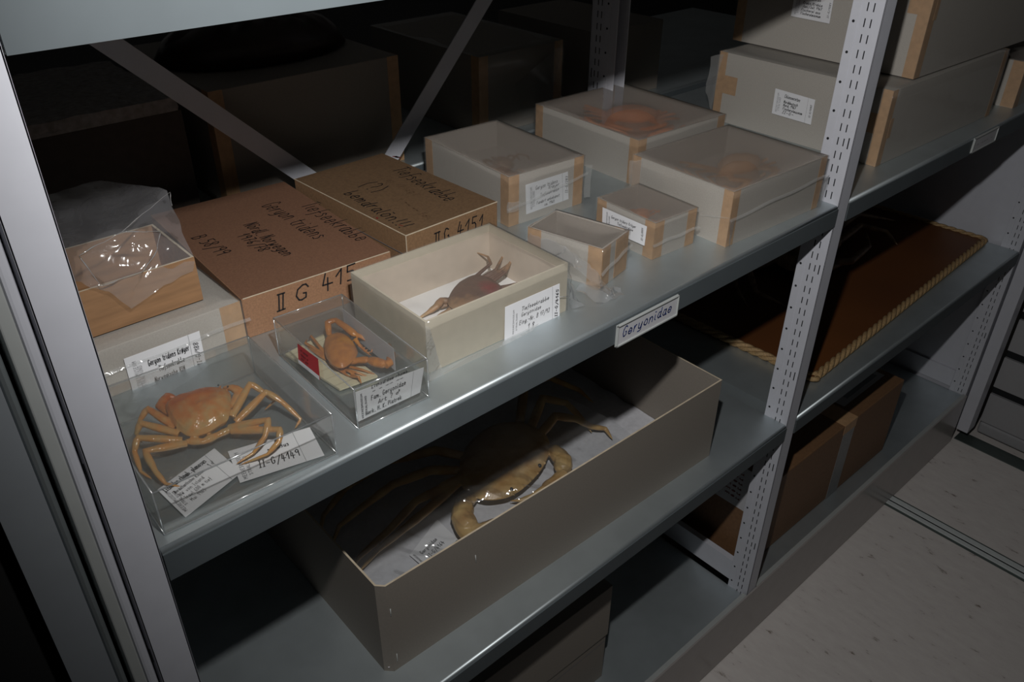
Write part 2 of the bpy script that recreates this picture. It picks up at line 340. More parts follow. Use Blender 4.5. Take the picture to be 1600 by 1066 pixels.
# ------------------------------------------------------------------ shelving
def shelf(label, x0, x1, z, yb=YB, lip=0.04, group='galvanised shelves', yf=YF):
    t = thing('metal_shelf', label, 'shelf', ((x0+x1)/2, yf, z-lip), 0, None)
    hw = (x1-x0)/2; d = yb-yf
    bm = bmesh.new()
    # folded sheet: front lip, rounded nose, deck, back lip
    r = 0.005; prof = [(0.014, 0.0), (0.0012, 0.0), (0.0, 0.0012), (0.0, lip-r)]
    for i in range(1, 6):
        a = i/5*PI/2; prof.append((r-r*math.cos(a), lip-r+r*math.sin(a)))
    prof += [(d, lip), (d, 0.0)]
    xs = [-hw, hw]
    rows = [[bm.verts.new((x, y, zz)) for (y, zz) in prof] for x in xs]
    for j in range(len(prof)-1):
        f = bm.faces.new((rows[0][j], rows[1][j], rows[1][j+1], rows[0][j+1])); f.smooth = 3 <= j <= 7
    bm.normal_update()
    o = link('shelf_sheet', bm, M['zinc'], t)
    b2 = bmesh.new(); box(b2, -hw, hw, -0.0019, 0.0004, -0.0002, lip-r-0.0004); link('lip_shade', b2, M['zinc_shaded'], t)  # overlay paints shading onto the lip, which is the same zinc sheet
    s = o.modifiers.new('solid', 'SOLIDIFY'); s.thickness = 0.0012; s.offset = -1
    for sx in (-1, 1):
        bm = bmesh.new(); box(bm, sx*(hw-0.0008)-0.0006, sx*(hw-0.0008)+0.0006, 0.004, d, 0.004, lip-0.0015)
        link('end_fold', bm, M['zinc'], t)
    t['group'] = 'galvanised shelves of the rack'
    return t
BX0, BX1, BX2 = 0.1310, 1.3915, 2.662
MX = 1.4305
shelf('topmost galvanised shelf, cut off at the upper left edge of the photo', BX0, BX1, ZS0, lip=0.044)
shelf('galvanised shelf above the stacked grey cartons of the right bay', MX, BX2, ZS0, lip=0.044)
s1 = shelf('galvanised shelf carrying the small crab boxes and the acrylic cases', BX0, BX1, ZS1)
shelf('galvanised shelf under the big taped grey boxes in the right bay', MX, BX2, ZS1)
shelf('galvanised shelf under the large open box with the pale crab', BX0, BX1, ZS2)
shelf('galvanised shelf under the rope-edged rust board', MX, BX2, ZS2)
shelf('bottom galvanised shelf of the left bay, mostly empty', BX0, BX1, ZS3-0.012, lip=0.03, yf=YF+0.004)
shelf('bottom galvanised shelf of the right bay under the brown carton', MX, BX2, ZS3-0.006, lip=0.03, yf=YF+0.004)
shelf('dark shelf of the rear rack behind the cross braces', 0.10, 2.66, ZS1, yb=1.95, yf=1.325)

def post(parent, x, y, z0, z1, xin, name='post', dirn=1, depth=0.056, wdt=0.038):
    """slotted upright: front face + slotted flange facing -X"""
    bm = bmesh.new()
    ya, yb = (y, y+depth*dirn)
    lo, hi = min(ya, yb), max(ya, yb)
    box(bm, x, x+0.0022, lo, hi, z0, z1)            # slotted flange facing the left
    box(bm, x, x+wdt, min(y, y+0.002*dirn), max(y, y+0.002*dirn), z0, z1)
    box(bm, x+wdt-0.0022, x+wdt, lo, hi, z0, z1)
    # raised ridge between the hole strip and the slots
    yr = y + dirn*0.040
    box(bm, x-0.0012, x, min(yr, yr+dirn*0.016), max(yr, yr+dirn*0.016), z0, z1)
    o = link(name, bm, M['paint'], parent, bevel=0.0008, bseg=2)
    bm = bmesh.new()
    nz = int((z1-z0)/0.025)
    for i in range(nz):
        zc = z0 + 0.012 + i*0.025
        for yo in (0.018, 0.029):
            yy = y + dirn*yo
            box(bm, x-0.0006, x+0.0003, yy-0.0009, yy+0.0009, zc-0.0068, zc+0.0068)
        if i % 10 == 4:
            yy = y + dirn*0.009
            box(bm, x-0.0006, x+0.0003, yy-0.0010, yy+0.0010, zc-0.010, zc+0.010)
        if i % 2 == 0:
            c = Vector((x-0.0018, y+dirn*0.048, zc)); n = 10
            v = [bm.verts.new(c+Vector((0, math.cos(2*PI*k/n)*0.0024, math.sin(2*PI*k/n)*0.0024))) for k in range(n)]
            w_ = [bm.verts.new(c+Vector((0.0008, math.cos(2*PI*k/n)*0.0024, math.sin(2*PI*k/n)*0.0024))) for k in range(n)]
            bm.faces.new(v); bm.faces.new(w_[::-1])
            for k in range(n): bm.faces.new((v[k], w_[k], w_[(k+1) % n], v[(k+1) % n]))
    h = link('slot_row', bm, M['hole'], o)
    h['label'] = 'dark slots and round holes punched in the post'
    return o
def frame(label, x, wdt=0.038, panel=False, zlow=0.0):
    t = thing('upright_frame', label, 'shelf frame', (0, 0, 0), 0, 'upright shelf frames')
    post(t, x, YF, zlow, 2.5, 0, 'front_post', 1, wdt=wdt)
    post(t, x, 1.283, zlow, 2.5, 0, 'rear_post', -1, depth=0.075, wdt=wdt)
    bm = bmesh.new(); box(bm, x+0.006, x+0.012, YF+0.058, 1.205, ZS3+0.002, ZS3+0.062); box(bm, x+0.006, x+0.022, YF+0.058, 1.205, ZS3+0.062, ZS3+0.066)
    link('bottom_rail', bm, M['paint'], t)
    if panel:
        bm = bmesh.new(); box(bm, x+0.014, x+0.018, YF+0.05, 1.21, 0.06, 2.5); link('side_panel', bm, M['paint'], t)
    return t
frame('wide smooth grey end upright nearest the camera at the left', 0.0945, wdt=0.0355, panel=True)
frame('slotted light-grey upright frame standing between the two bays', 1.3922, wdt=0.0378)
frame('far slotted upright frame with solid grey side panel beside the drawer cabinet', 2.664, panel=True, zlow=0.07)

# cross brace on the back of the left bay
t = thing('cross_brace', 'grey crossed steel straps on the back of the left bay', 'brace', (0.78, YB+0.01, 1.2))
def strap(a, b, yy, lab):
    bm = bmesh.new(); a = Vector(a); b = Vector(b); d = (b-a).normalized(); wv = Vector((-d.z, 0, d.x))*0.0165
    off = Vector((0.78, YB+0.01, 1.2))
    bar(bm, a-off, b-off, wv, (0, 0.001, 0)); o = link('strap', bm, M['paint'], t); return o
p1, p2 = at(158, 60, y=YB+0.012), at(480, 277, y=YB+0.012); dd = (p2-p1)
strap(p1-dd*0.55, p2+dd*0.9, YB, '')
p1, p2 = at(757, 0, y=YB+0.016), at(615, 240, y=YB+0.016); dd = (p2-p1)
strap(p1-dd*0.9, p2+dd*1.25, YB, '')

# plinth
t = thing('plinth', 'long smooth dark-grey plinth under the shelving, meeting the speckled floor', 'plinth', (1.4, YF-0.0035, 0))
bm = bmesh.new(); box(bm, -1.268, 1.262, -0.001, 0.003, 0.004, ZS3-0.001); link('fascia', bm, M['plinth'], t)
bm = bmesh.new(); box(bm, -1.268, -0.012, 0.003, 0.014, ZS3-0.0045, ZS3-0.001); box(bm, 0.034, 1.262, 0.003, 0.014, ZS3-0.0045, ZS3-0.001); link('top_fold', bm, M['alu'], t)

# things left of the end upright
t = thing('sealing_profile', 'narrow light-grey vertical profile strip left of the wide end upright', 'profile', (0.081, YF, 0))
bm = bmesh.new(); box(bm, -0.0105, 0.0005, -0.001, 0.03, 0.05, 2.5); link('flat_strip', bm, M['alu'], t, bevel=0.0015)
bm = bmesh.new(); box(bm, 0.0012, 0.0105, 0.001, 0.03, 0.05, 2.5); link('round_bead', bm, M['paint'], t, bevel=0.003)
t = thing('partition_panel', 'darker blue-grey vertical panel at the lower left edge of the photo', 'panel', (0.045, YF, 0))
bm = bmesh.new(); box(bm, -0.023, 0.013, 0.008, 0.034, 0.05, 2.5); link('panel_face', bm, M['paint_dark'], t)
bm = bmesh.new(); box(bm, 0.0135, 0.021, 0.006, 0.034, 0.05, 2.5); link('rounded_edge', bm, M['zinc'], t, bevel=0.004)
bm = bmesh.new(); box(bm, -0.9, 0.0935, YF+0.036, YF+0.046, 0.02, 2.5)  # black sheet added where the empty gap is only dark
tag(link('gap_dark_sheet', bm, M['gap_black']), 'black sheet standing for the dark of the empty gap, bottom left corner', 'panel')

# far right: fascia and drawer cabinet
t = thing('end_fascia', 'smooth grey vertical fascia in front of the far upright, beside the drawer cabinet', 'fascia', (2.70, 0.62, 0))
bm = bmesh.new(); box(bm, -0.030, 0.03, -0.018, 0.020, 0.055, 2.5); link('fascia_sheet', bm, M['paint'], t, bevel=0.002)
t = thing('drawer_cabinet', 'grey cabinet with wide drawers and dark finger slots at the right edge', 'cabinet', (2.76, -0.3, 0))
bm = bmesh.new(); box(bm, 0.012, 0.6, -1.2, 0.9, 0.045, 1.6); link('carcass', bm, M['hole'], t)
for i in range(8):
    z0 = 0.066+0.1475*i
    if i == 0: z0 = 0.068
    bm = bmesh.new(); box(bm, 0, 0.012, -1.2, 0.9, z0, 0.066+0.1475*i+0.118); link('drawer', bm, M['cabinet'], t, bevel=0.001)
bm = bmesh.new(); box(bm, 0.002, 0.03, -1.2, 0.9, 0.018, 0.062); link('toe_board', bm, M['cabinet'], t, bevel=0.008, bseg=3)
bm = bmesh.new(); box(bm, 2.69, 2.75, -1.8, 0.64, 0.0, 0.003)
tag(link('floor_strip', bm, M['steel_dark']), 'dark metal strip on the floor along the foot of the drawer cabinet', 'strip')

# label holders on the shelf lip
def holder(label, x0, x1, z0, z1, text):
    t = thing('label_holder', label, 'label holder', ((x0+x1)/2, YF, z0)); hw = (x1-x0)/2; h = z1-z0
    bm = bmesh.new(); box(bm, -hw, hw, -0.0035, -0.0015, 0, h)
    box(bm, -hw, hw, -0.0062, -0.0035, 0, 0.0028); box(bm, -hw, hw, -0.0062, -0.0035, h-0.0024, h)
    box(bm, -hw, -hw+0.0022, -0.0062, -0.0035, 0, h); box(bm, hw-0.0022, hw, -0.0062, -0.0035, 0, h)
    link('plastic_frame', bm, M['alu'], t, bevel=0.0005)
    z_ = -0.0037
    label_card(t, ((-hw+0.003, z_, 0.003), (hw-0.003, z_, 0.003), (hw-0.003, z_, h-0.003), (-hw+0.003, z_, h-0.003)),
               [(text, 0.07, 0.33, 0.52, False, 0.0019, 0.86)] if text else [('~ ~~~ ~', 0.15, 0.35, 0.2, False, 0.0005, 0.7)], name='name_card',
               mat='paper_dark', inkmat='ink_blue' if text else 'ink_grey', thick=0.0004)
holder('plastic label holder with blue handwritten word, clipped to the middle shelf edge', 0.7855, 0.9243, 1.2010, 1.2375, 'Geryonidae')
holder('small dim label holder clipped to the shelf edge in the right bay', 1.970, 2.099, 1.2105, 1.2455, '')

# ------------------------------------------------------------------ boxes
def add_tray(root, w_, d_, h, mat, th=0.0025, name='box_body', fold=0, edge=None):
    bm = bmesh.new()
    o = [(0, 0), (w_, 0), (w_, d_), (0, d_)]; i_ = [(th, th), (w_-th, th), (w_-th, d_-th), (th, d_-th)]
    vo0 = [bm.verts.new((x, y, 0)) for x, y in o]; vo1 = [bm.verts.new((x, y, h)) for x, y in o]
    vi1 = [bm.verts.new((x, y, h)) for x, y in i_]; vi0 = [bm.verts.new((x, y, th)) for x, y in i_]
    bm.faces.new(vo0[::-1]); bm.faces.new(vi0)
    for k in range(4):
        l = (k+1) % 4
        bm.faces.new((vo0[k], vo0[l], vo1[l], vo1[k]))
        f = bm.faces.new((vo1[k], vo1[l], vi1[l], vi1[k])); f.material_index = 1 if edge else 0
        bm.faces.new((vi1[k], vi1[l], vi0[l], vi0[k]))
    return link(name, bm, [M[mat]] + ([M[edge]] if edge else []), root)
def closed(root, w_, d_, h, mat, name='box_body', bevel=0.001):
    bm = bmesh.new(); box(bm, 0, w_, 0, d_, 0, h); return link(name, bm, M[mat], root, bevel=bevel)
def corner_tape(root, w_, d_, h, k, s=0.02, top=0.0, mat='tape', z0=0.0):
    """tape folded round vertical corner k (0 front-left, 1 front-right, 2 back-right, 3 back-left)"""
    e = 0.0004; bm = bmesh.new(); x = (0, w_, w_, 0)[k]; y = (0, 0, d_, d_)[k]
    sx = 1 if k in (0, 3) else -1; sy = 1 if k < 2 else -1
    def bx(xa, xb, ya, yb): box(bm, min(xa, xb), max(xa, xb), min(ya, yb), max(ya, yb), z0+0.0005, h+0.0003)
    bx(x-sx*e, x+sx*s, y-sy*e, y+sy*0.0001); bx(x-sx*e, x+sx*0.0001, y, y+sy*s)
    return link('corner_tape', bm, M[mat], root)
def film_wrap(root, w_, d_, h, off=0.002, seed=0, top='film_top', side='film', sag=0.003, seam=True, sides=(0, 1, 3), amp=0.0012, ends=True, seam_z=(0.45, 0.55), down=0.0):
    bm = bmesh.new(); N = 14
    def nz(p, s=14): return noise.noise(Vector(p)*s + Vector((seed*3.1, seed, 0)))
    # top sheet
    g = [[None]*(N+1) for _ in range(N+1)]
    for i in range(N+1):
        for j in range(N+1):
            x, y = w_*i/N, d_*j/N
            e = min(i, N-i, j, N-j)/N
            z = h+0.0008 - sag*min(1, e*4) + (nz((x, y, 0), 22)*0.0012 if 0 < e else 0)
            ox = (-off if i == 0 else off if i == N else 0); oy = (-off if j == 0 else off if j == N else 0)
            g[i][j] = bm.verts.new((x+ox, y+oy, z))
    for i in range(N):
        for j in range(N):
            f = bm.faces.new((g[i][j], g[i+1][j], g[i+1][j+1], g[i][j+1])); f.smooth = True
    # sides
    K = 6
    def side_(edge, nvec, mi=1):
        rows = [edge]
        for k in range(1, K+1):
            row = []
            for v in edge:
                z = (v.co.z)*(1-k/K) + 0.0006
                p = Vector((v.co.x, v.co.y, z))
                row.append(bm.verts.new(p + nvec*(max(0, nz(p, 26))*amp)))
            rows.append(row)
        for a, b in zip(rows, rows[1:]):
            for q in range(len(edge)-1):
                f = bm.faces.new((a[q], b[q], b[q+1], a[q+1])); f.material_index = mi; f.smooth = True
    if 0 in sides: side_([g[i][0] for i in range(N+1)], Vector((0, -1, 0)))
    if 1 in sides: side_([g[N][j] for j in range(N+1)], Vector((1, 0, 0)))
    if 3 in sides: side_([g[0][j] for j in range(N, -1, -1)], Vector((-1, 0, 0)))
    if 2 in sides: side_([g[i][N] for i in range(N, -1, -1)], Vector((0, 1, 0)))
    if seam:
        # welded seam running across the front, sticking out a little
        n_ = 18; prev = None
        for i in range(n_+1):
            x = -off-0.003 + (w_+2*off+0.010)*i/n_; z = h*(seam_z[0] + (seam_z[1]-seam_z[0])*i/n_) + 0.0012*math.sin(i*0.7+seed)
            a = bm.verts.new((x, -off-0.0005, z+0.0026)); b = bm.verts.new((x, -off-0.0022-0.0006*math.sin(i*1.3), z+0.0010))
            c = bm.verts.new((x, -off-0.0036, z-0.0008))
            if prev:
                for (q, r_) in ((0, 1), (1, 2)):
                    f = bm.faces.new((prev[q], prev[r_], (a, b, c)[r_], (a, b, c)[q])); f.material_index = 2; f.smooth = True
            prev = (a, b, c)
    o = link('plastic_film', bm, [M[top], M[side], M['film_seam']], root)
    return o
def film_flap(root, pts, mats='film_seam', name='film_fold', sub=2, amp=0.002, seed=1):
    """crumpled pieces of film spanned between local points; touching quads make one piece"""
    groups = []
    for q in pts:
        q = [tuple(p) for p in q]; hit = [g for g in groups if any(p in r for r in g for p in q)]
        new = [q]
        for g in hit: new += g; groups.remove(g)
        groups.append(new)
    for g in groups:
        bm = bmesh.new()
        for q in g: quad(bm, [Vector(p) for p in q])
        bmesh.ops.remove_doubles(bm, verts=bm.verts, dist=1e-5)
        bmesh.ops.subdivide_edges(bm, edges=bm.edges, cuts=sub+1, use_grid_fill=True)
        for v in bm.verts:
            v.co += noise.noise_vector(v.co*60+Vector((seed, seed*2, 0)))*amp
            v.co.z = max(v.co.z, 0.0012)
        for f in bm.faces: f.smooth = True
        link(name, bm, M[mats], root)

GB = 'crab boxes of grey board on the middle shelf'
def grey_box(label, x, y, ang, w_, d_, h, z=ZS1, tapes=(0, 1, 3), ts=0.022, seed=0, lid=False, group='taped grey board boxes', mat='greyboard', **kw):
    t = thing('specimen_box', label, 'box', (x, y, z), math.radians(ang), group)
    if lid: closed(t, w_, d_, h, mat)
    else: add_tray(t, w_, d_, h, mat)
    for k in tapes: corner_tape(t, w_, d_, h, k, ts)
    if kw.get('wrap', True):
        kw.pop('wrap', None); film_wrap(t, w_, d_, h, seed=seed, **kw)
    return t
def loc(t, p):
    """world point to the local space of a thing"""
    c, s = math.cos(-t.rotation_euler.z), math.sin(-t.rotation_euler.z)
    d = Vector(p) - t.location
    return Vector((d.x*c-d.y*s, d.x*s+d.y*c, d.z))
def lab_on(t, side, px4, off=0.0006, w_=0):
    """pixel corners BL, BR, TR, TL onto a box face: side 'front' (y=0) or 'left' (x=0)"""
    a = t.rotation_euler.z
    if side == 'front': n = Vector((math.sin(a), -math.cos(a), 0))
    else: n = Vector((-math.cos(a), -math.sin(a), 0))
    p0 = t.location + n*off
    return [loc(t, at(px, py, plane=(p0, n))) for px, py in px4]

# H: box behind the small one
tH = grey_box('taped grey box with a white front label, just behind the box numbered 4151', 0.8772, 0.9746, -3.4, 0.1696, 0.250, 0.0912, seed=1, seam_z=(0.35, 0.62), tapes=(0, 1, 3))
label_card(tH, lab_on(tH, 'front', ((822, 335), (888, 311), (887, 268), (821, 289))),
   [('Geryon tridens', 0.22, 0.72, 0.13, False, 0.0006, 0.52), ('Krøyer', 0.52, 0.60, 0.11, False, 0.0006, 0.26), ('Tiefseekrabbe', 0.32, 0.44, 0.11, False, 0.0005, 0.45),
    ('Fundort unbekannt', 0.24, 0.22, 0.10, False, 0.0006, 0.54), ('ca. 1960', 0.42, 0.08, 0.09, False, 0.0006, 0.24), ('II-G/287', 0.97, 0.25, 0.09, True, 0.0006, 0.6)] + stamp(0.14), border=(0.86,))
film_flap(tH, [((0.172, -0.004, 0.075), (0.186, -0.006, 0.07), (0.184, -0.008, 0.012), (0.172, -0.003, 0.01)), ((-0.004, -0.003, 0.05), (0.02, -0.006, 0.045), (0.02, -0.006, 0.03), (-0.008, -0.006, 0.03))], 'film_seam', amp=0.003)
# I: box far back with red crab
tI = grey_box('wide taped grey box with reddish crab under film, rearmost by the rear post', 1.1839, 0.9544, -2.5, 0.2543, 0.291, 0.0900, seed=2, tapes=(0, 1, 3), seam=False)
# J: large wrapped box at the right end
tJ = grey_box('large film-wrapped grey box at the right end of the shelf, against the slotted upright', 1.0941, 0.6807, -2.5, 0.263, 0.2166, 0.0977, seed=3, tapes=(0, 1, 3), seam_z=(0.50, 0.62), ts=0.018, sag=0.0035)
film_flap(tJ, [((-0.003, -0.006, 0.056), (-0.005, 0.03, 0.045), (-0.005, 0.06, 0.040), (-0.003, 0.02, 0.050)), ((-0.003, -0.004, 0.05), (0.006, -0.006, 0.05), (0.004, -0.006, -0.001+0.003), (-0.001, -0.008, 0.003)),
   ((0.266, -0.004, 0.058), (0.276, -0.004, 0.060), (0.262, -0.008, 0.004), (0.25, -0.006, 0.004))], 'film_seam', amp=0.0015)
film_flap(tJ, [((-0.004, 0.19, 0.097), (-0.012, 0.215, 0.09), (-0.008, 0.215, 0.03), (-0.003, 0.20, 0.02))], 'film_seam', amp=0.002, seed=4)
# K: small box with label on its left face
tK = grey_box('small taped grey box with orange crab and a white label on its left side', 0.9673, 0.7314, -3.0, 0.0985, 0.129, 0.0640, seed=4, tapes=(0, 1, 3), ts=0.021, seam_z=(0.42, 0.45), sag=0.002)
label_card(tK, lab_on(tK, 'left', ((941, 355), (1007, 384), (1011, 354), (942, 324)), off=0.0030),
   [('Geryon tridens Kröyer', 0.22, 0.66, 0.14, False, 0.0006, 0.58), ('Tiefseekrabbe', 0.36, 0.46, 0.13, False, 0.0006, 0.38), ('1972', 0.45, 0.2, 0.12, False, 0.0006, 0.18), ('II-G/001', 0.96, 0.2, 0.10, True, 0.0006, 0.62)] + stamp(0.13), border=None)
# L: small crumpled box
tL = grey_box('smallest wrapped grey box with crumpled film, set askew beside the cream box', 0.8346, 0.7211, 12.6, 0.0791, 0.132, 0.0660, seed=5, tapes=(0, 1, 3), ts=0.024, seam_z=(0.40, 0.62), sag=0.010)
bm = bmesh.new(); box(bm, 0.040, 0.062, -0.0006, 0.0, 0.001, 0.066); link('corner_tape', bm, M['tape'], tL)
film_flap(tL, [((-0.004, 0.01, 0.03), (0.0, -0.012, 0.004), (-0.018, -0.038, 0.003), (-0.020, 0.005, 0.022)), ((-0.020, 0.005, 0.022), (-0.018, -0.038, 0.003), (-0.045, -0.030, 0.003), (-0.050, 0.01, 0.020)),
   ((-0.004, 0.01, 0.03), (-0.020, 0.005, 0.022), (-0.040, 0.06, 0.05), (-0.006, 0.06, 0.055)), ((0.0, -0.012, 0.004), (0.02, -0.02, 0.002), (0.005, -0.040, 0.002), (-0.018, -0.038, 0.003))], 'film_bag', name='crumpled_film', amp=0.008, sub=6, seed=9)
film_flap(tL, [((-0.006, 0.06, 0.055), (-0.03, 0.06, 0.040), (-0.025, 0.13, 0.03), (-0.004, 0.13, 0.06))], 'film_bag', name='crumpled_film', amp=0.007, sub=6, seed=12)
# M, M2 and N in the right bay
tM = grey_box('lower of two big taped grey boxes in the right bay, white label facing left', 1.6305, 0.7000, -1.0, 0.530, 0.41, 0.1538, seed=6, tapes=(0, 1, 3), lid=True, top='film', sag=0.0, seam=False, ts=0.020)
label_card(tM, lab_on(tM, 'left', ((1206, 177), (1267, 195), (1274, 156), (1212, 138)), off=0.0038),
   [('Chionoecetes', 0.26, 0.74, 0.13, False, 0.0009, 0.4), ('Norddeutsch', 0.26, 0.54, 0.10, False, 0.0009, 0.36), ('Nord. 1967', 0.26, 0.41, 0.10, False, 0.0009, 0.32), ('Fischereimuseum', 0.26, 0.27, 0.10, False, 0.0009, 0.5), ('II-G-', 0.26, 0.13, 0.10, False, 0.0009, 0.3), ('II-G/1082', 0.95, 0.25, 0.06, True, 0.0006, 0.5)] + stamp(0.12), border=(0.84,))
tM2 = grey_box('upper of two big taped grey boxes in the right bay', 1.727, 0.7100, -1.5, 0.60, 0.44, 0.25, z=ZS1+0.157, seed=7, tapes=(0, 1, 3), lid=True, top='film', sag=0.0, seam=False, ts=0.024)
label_card(tM2, lab_on(tM2, 'left', ((1236, 25), (1296, 37), (1303, -3), (1243, -14)), off=0.0038),
   [('Chionoecetes', 0.24, 0.76, 0.11, False, 0.0009, 0.46), ('Krebs/Krabbe', 0.26, 0.58, 0.10, False, 0.0009, 0.5), ('Juni/Juli 1967', 0.26, 0.44, 0.10, False, 0.0009, 0.5), ('Fischerei aus', 0.24, 0.29, 0.10, False, 0.0009, 0.5), ('Fischereimuseum', 0.24, 0.15, 0.10, False, 0.0009, 0.52), ('II-G/1081', 0.95, 0.2, 0.07, True, 0.0006, 0.6)] + stamp(0.12))
for tt, hh, zc, dd_ in ((tM, 0.1538, 0.085, 0.41), (tM2, 0.25, 0.14, 0.44)):
    for bx_ in ((-0.0008, -0.0004, dd_-0.055, dd_-0.018, zc-0.02, zc+0.02), (-0.0008, -0.0004, 0.018, 0.045, zc-0.02, zc+0.02), (0.018, 0.030, -0.0008, -0.0004, zc-0.03, zc+0.01)):
        bm = bmesh.new(); box(bm, *bx_); link('tape_patch', bm, M['tape'], tt)
film_flap(tM, [((-0.004, 0.40, 0.15), (-0.012, 0.425, 0.14), (-0.010, 0.43, 0.06), (-0.004, 0.412, 0.02))], 'film_seam', amp=0.004, seed=3)
# sits inside bay beyond
tN = grey_box('small taped box with crumpled film at the far right photo edge', 2.262, 0.6750, 0.0, 0.22, 0.30, 0.110, seed=8, tapes=(0, 3), ts=0.03, seam=False)

# D, E kraft boxes
tD = thing('kraft_box', 'larger flat brown kraft box marked with black writing, lid number 415', 'box', (0.3745, 0.9414, ZS1), math.radians(-3.0))
closed(tD, 0.230, 0.345, 0.0607, 'kraft')
bm = bmesh.new(); box(bm, 0.0008, 0.2292, 0.0008, 0.3442, 0.0602, 0.0608); link('dark_top', bm, M['kraft_top'], tD)['label'] = 'darker brown sheet over the box top'  # thin overlay colours the top darker than the sides
bm = bmesh.new(); box(bm, 0.002, 0.228, -0.0003, 0.0006, 0.0600, 0.0612); link('worn_edge', bm, M['edge'], tD)
def wr(parent, items, mat='ink', name='handwriting'):
    for (s, o, u, v, h, pen, wd) in items:
        bm = bmesh.new(); write(bm, s, o, u, v, h, pen, width=wd, slant=0.12, jit=0.35); link(name, bm, M[mat], parent)
def ontop(t, s, pa, pb, z, h, pen):
    a, b = loc(t, at(*pa, z=z)), loc(t, at(*pb, z=z)); u = b-a; v = Vector((-u.y, u.x, 0))
    return (s, a, u, v, h, pen, u.length)
zD = ZS1+0.0612
wr(tD, [ontop(tD, 'Tiefseekrabbe', (468, 322), (560, 379), zD, 0.0300, 0.0015), ontop(tD, 'Geryon tridens', (409, 322), (494, 376), zD, 0.0300, 0.0015),
        ontop(tD, 'Nördl. Norwegen', (381, 352), (444, 402), zD, 0.0213, 0.0015), ontop(tD, '1976/78', (370, 369), (407, 395), zD, 0.0175, 0.0015),
        ontop(tD, 'B 58/99', (300, 372), (342, 401), zD, 0.0213, 0.0015)])
def onfront(t, s, pa, pb, h, pen):
    a, b = lab_on(t, 'front', (pa, pb), off=0.0005); return (s, a, b-a, Vector((0, 0, 1)), h, pen, (b-a).length)
wr(tD, [onfront(tD, 'Ⅱ', (433, 486), (452, 480), 0.024, 0.0022), onfront(tD, 'G', (461, 470), (487, 466), 0.023, 0.0022), onfront(tD, '415', (503, 453), (562, 432), 0.023, 0.0022)])
tE = thing('kraft_box', 'smaller olive-brown box with pale scuffed edges and black writing on top', 'box', (0.6365, 0.9348, ZS1), math.radians(2.0))
closed(tE, 0.186, 0.308, 0.0735, 'kraft_ol')
bm = bmesh.new(); box(bm, 0.0008, 0.1852, 0.0008, 0.3072, 0.0730, 0.0736); link('dark_top', bm, M['kraft_top_ol'], tE)['label'] = 'darker olive-brown sheet over the box top'  # olive box: top overlay likewise darker than its sides
bm = bmesh.new(); box(bm, 0.0, 0.186, -0.0004, 0.0008, 0.0728, 0.0741); box(bm, -0.0004, 0.0007, 0.0, 0.308, 0.0729, 0.0740); box(bm, -0.0004, 0.0006, -0.0004, 0.0006, 0.0, 0.0735); link('worn_edge', bm, M['edge'], tE)
bm = bmesh.new(); box(bm, -0.001, 0.0, 0.0, 0.308, 0.040, 0.0405); link('lid_line', bm, M['ink_grey'], tE)
zE = ZS1+0.0737
wr(tE, [ontop(tE, 'Tiefseekrabbe', (612, 266), (700, 316), zE, 0.030, 0.0018), ontop(tE, '(?)', (560, 290), (590, 302), zE, 0.032, 0.0018),
        ontop(tE, 'bemdralön!!!', (537, 303), (628, 358), zE, 0.025, 0.0019)])
wr(tE, [ontop(tE, 'lus (klug)', (600, 280), (650, 306), zE, 0.014, 0.0008), ontop(tE, 'r ~~ ~~ fall', (622, 312), (668, 344), zE, 0.011, 0.0008)], 'ink_faint', 'faint_handwriting')
wr(tE, [ontop(tE, '~', (611, 246), (622, 249), zE, 0.02, 0.004), ontop(tE, '.', (588, 340), (592, 343), zE, 0.01, 0.003), ontop(tE, '-', (620, 353), (632, 356), zE, 0.01, 0.0014)], 'ink_red', 'red_mark')
wr(tE, [onfront(tE, 'Ⅱ', (678, 386), (692, 380), 0.022, 0.0020), onfront(tE, 'G', (695, 380), (706, 374), 0.022, 0.0020), onfront(tE, '4151', (714, 368), (757, 353), 0.022, 0.0020)])

# G: grey box with label behind the left acrylic case ; F: kraft tray on top
tG = grey_box('labelled grey box behind the left acrylic case, under the beech-brown tray', 0.1390, 0.9286, 0.6, 0.2285, 0.22, 0.0655, seed=10, tapes=(1, 0), ts=0.028, lid=True, top='film', sag=0.0, seam_z=(0.5, 0.56), amp=0.0008)
label_card(tG, lab_on(tG, 'front', ((210, 622), (323, 575), (311, 517), (193, 561)), off=0.0028),
   [('Geryon tridens Krøyer', 0.27, 0.62, 0.15, False, 0.0009, 0.56), ('Tiefseekrabbe', 0.38, 0.40, 0.13, False, 0.0008, 0.36), ('Norwegische RIN', 0.30, 0.19, 0.11, False, 0.0008, 0.42), ('ca. 1961', 0.45, 0.08, 0.08, False, 0.0005, 0.2), ('II-G/188', 0.95, 0.15, 0.10, True, 0.0008, 0.6)] + stamp(0.13, 0.08), border=(0.84,))
tF = thing('kraft_tray', 'open beech-brown cardboard tray holding a plastic bag, at left', 'tray', (0.134, 0.9610, ZS1+0.0685), math.radians(0.0))
add_tray(tF, 0.199, 0.13, 0.0617, 'kraft_gr', edge='edge', th=0.003, name='tray_body')
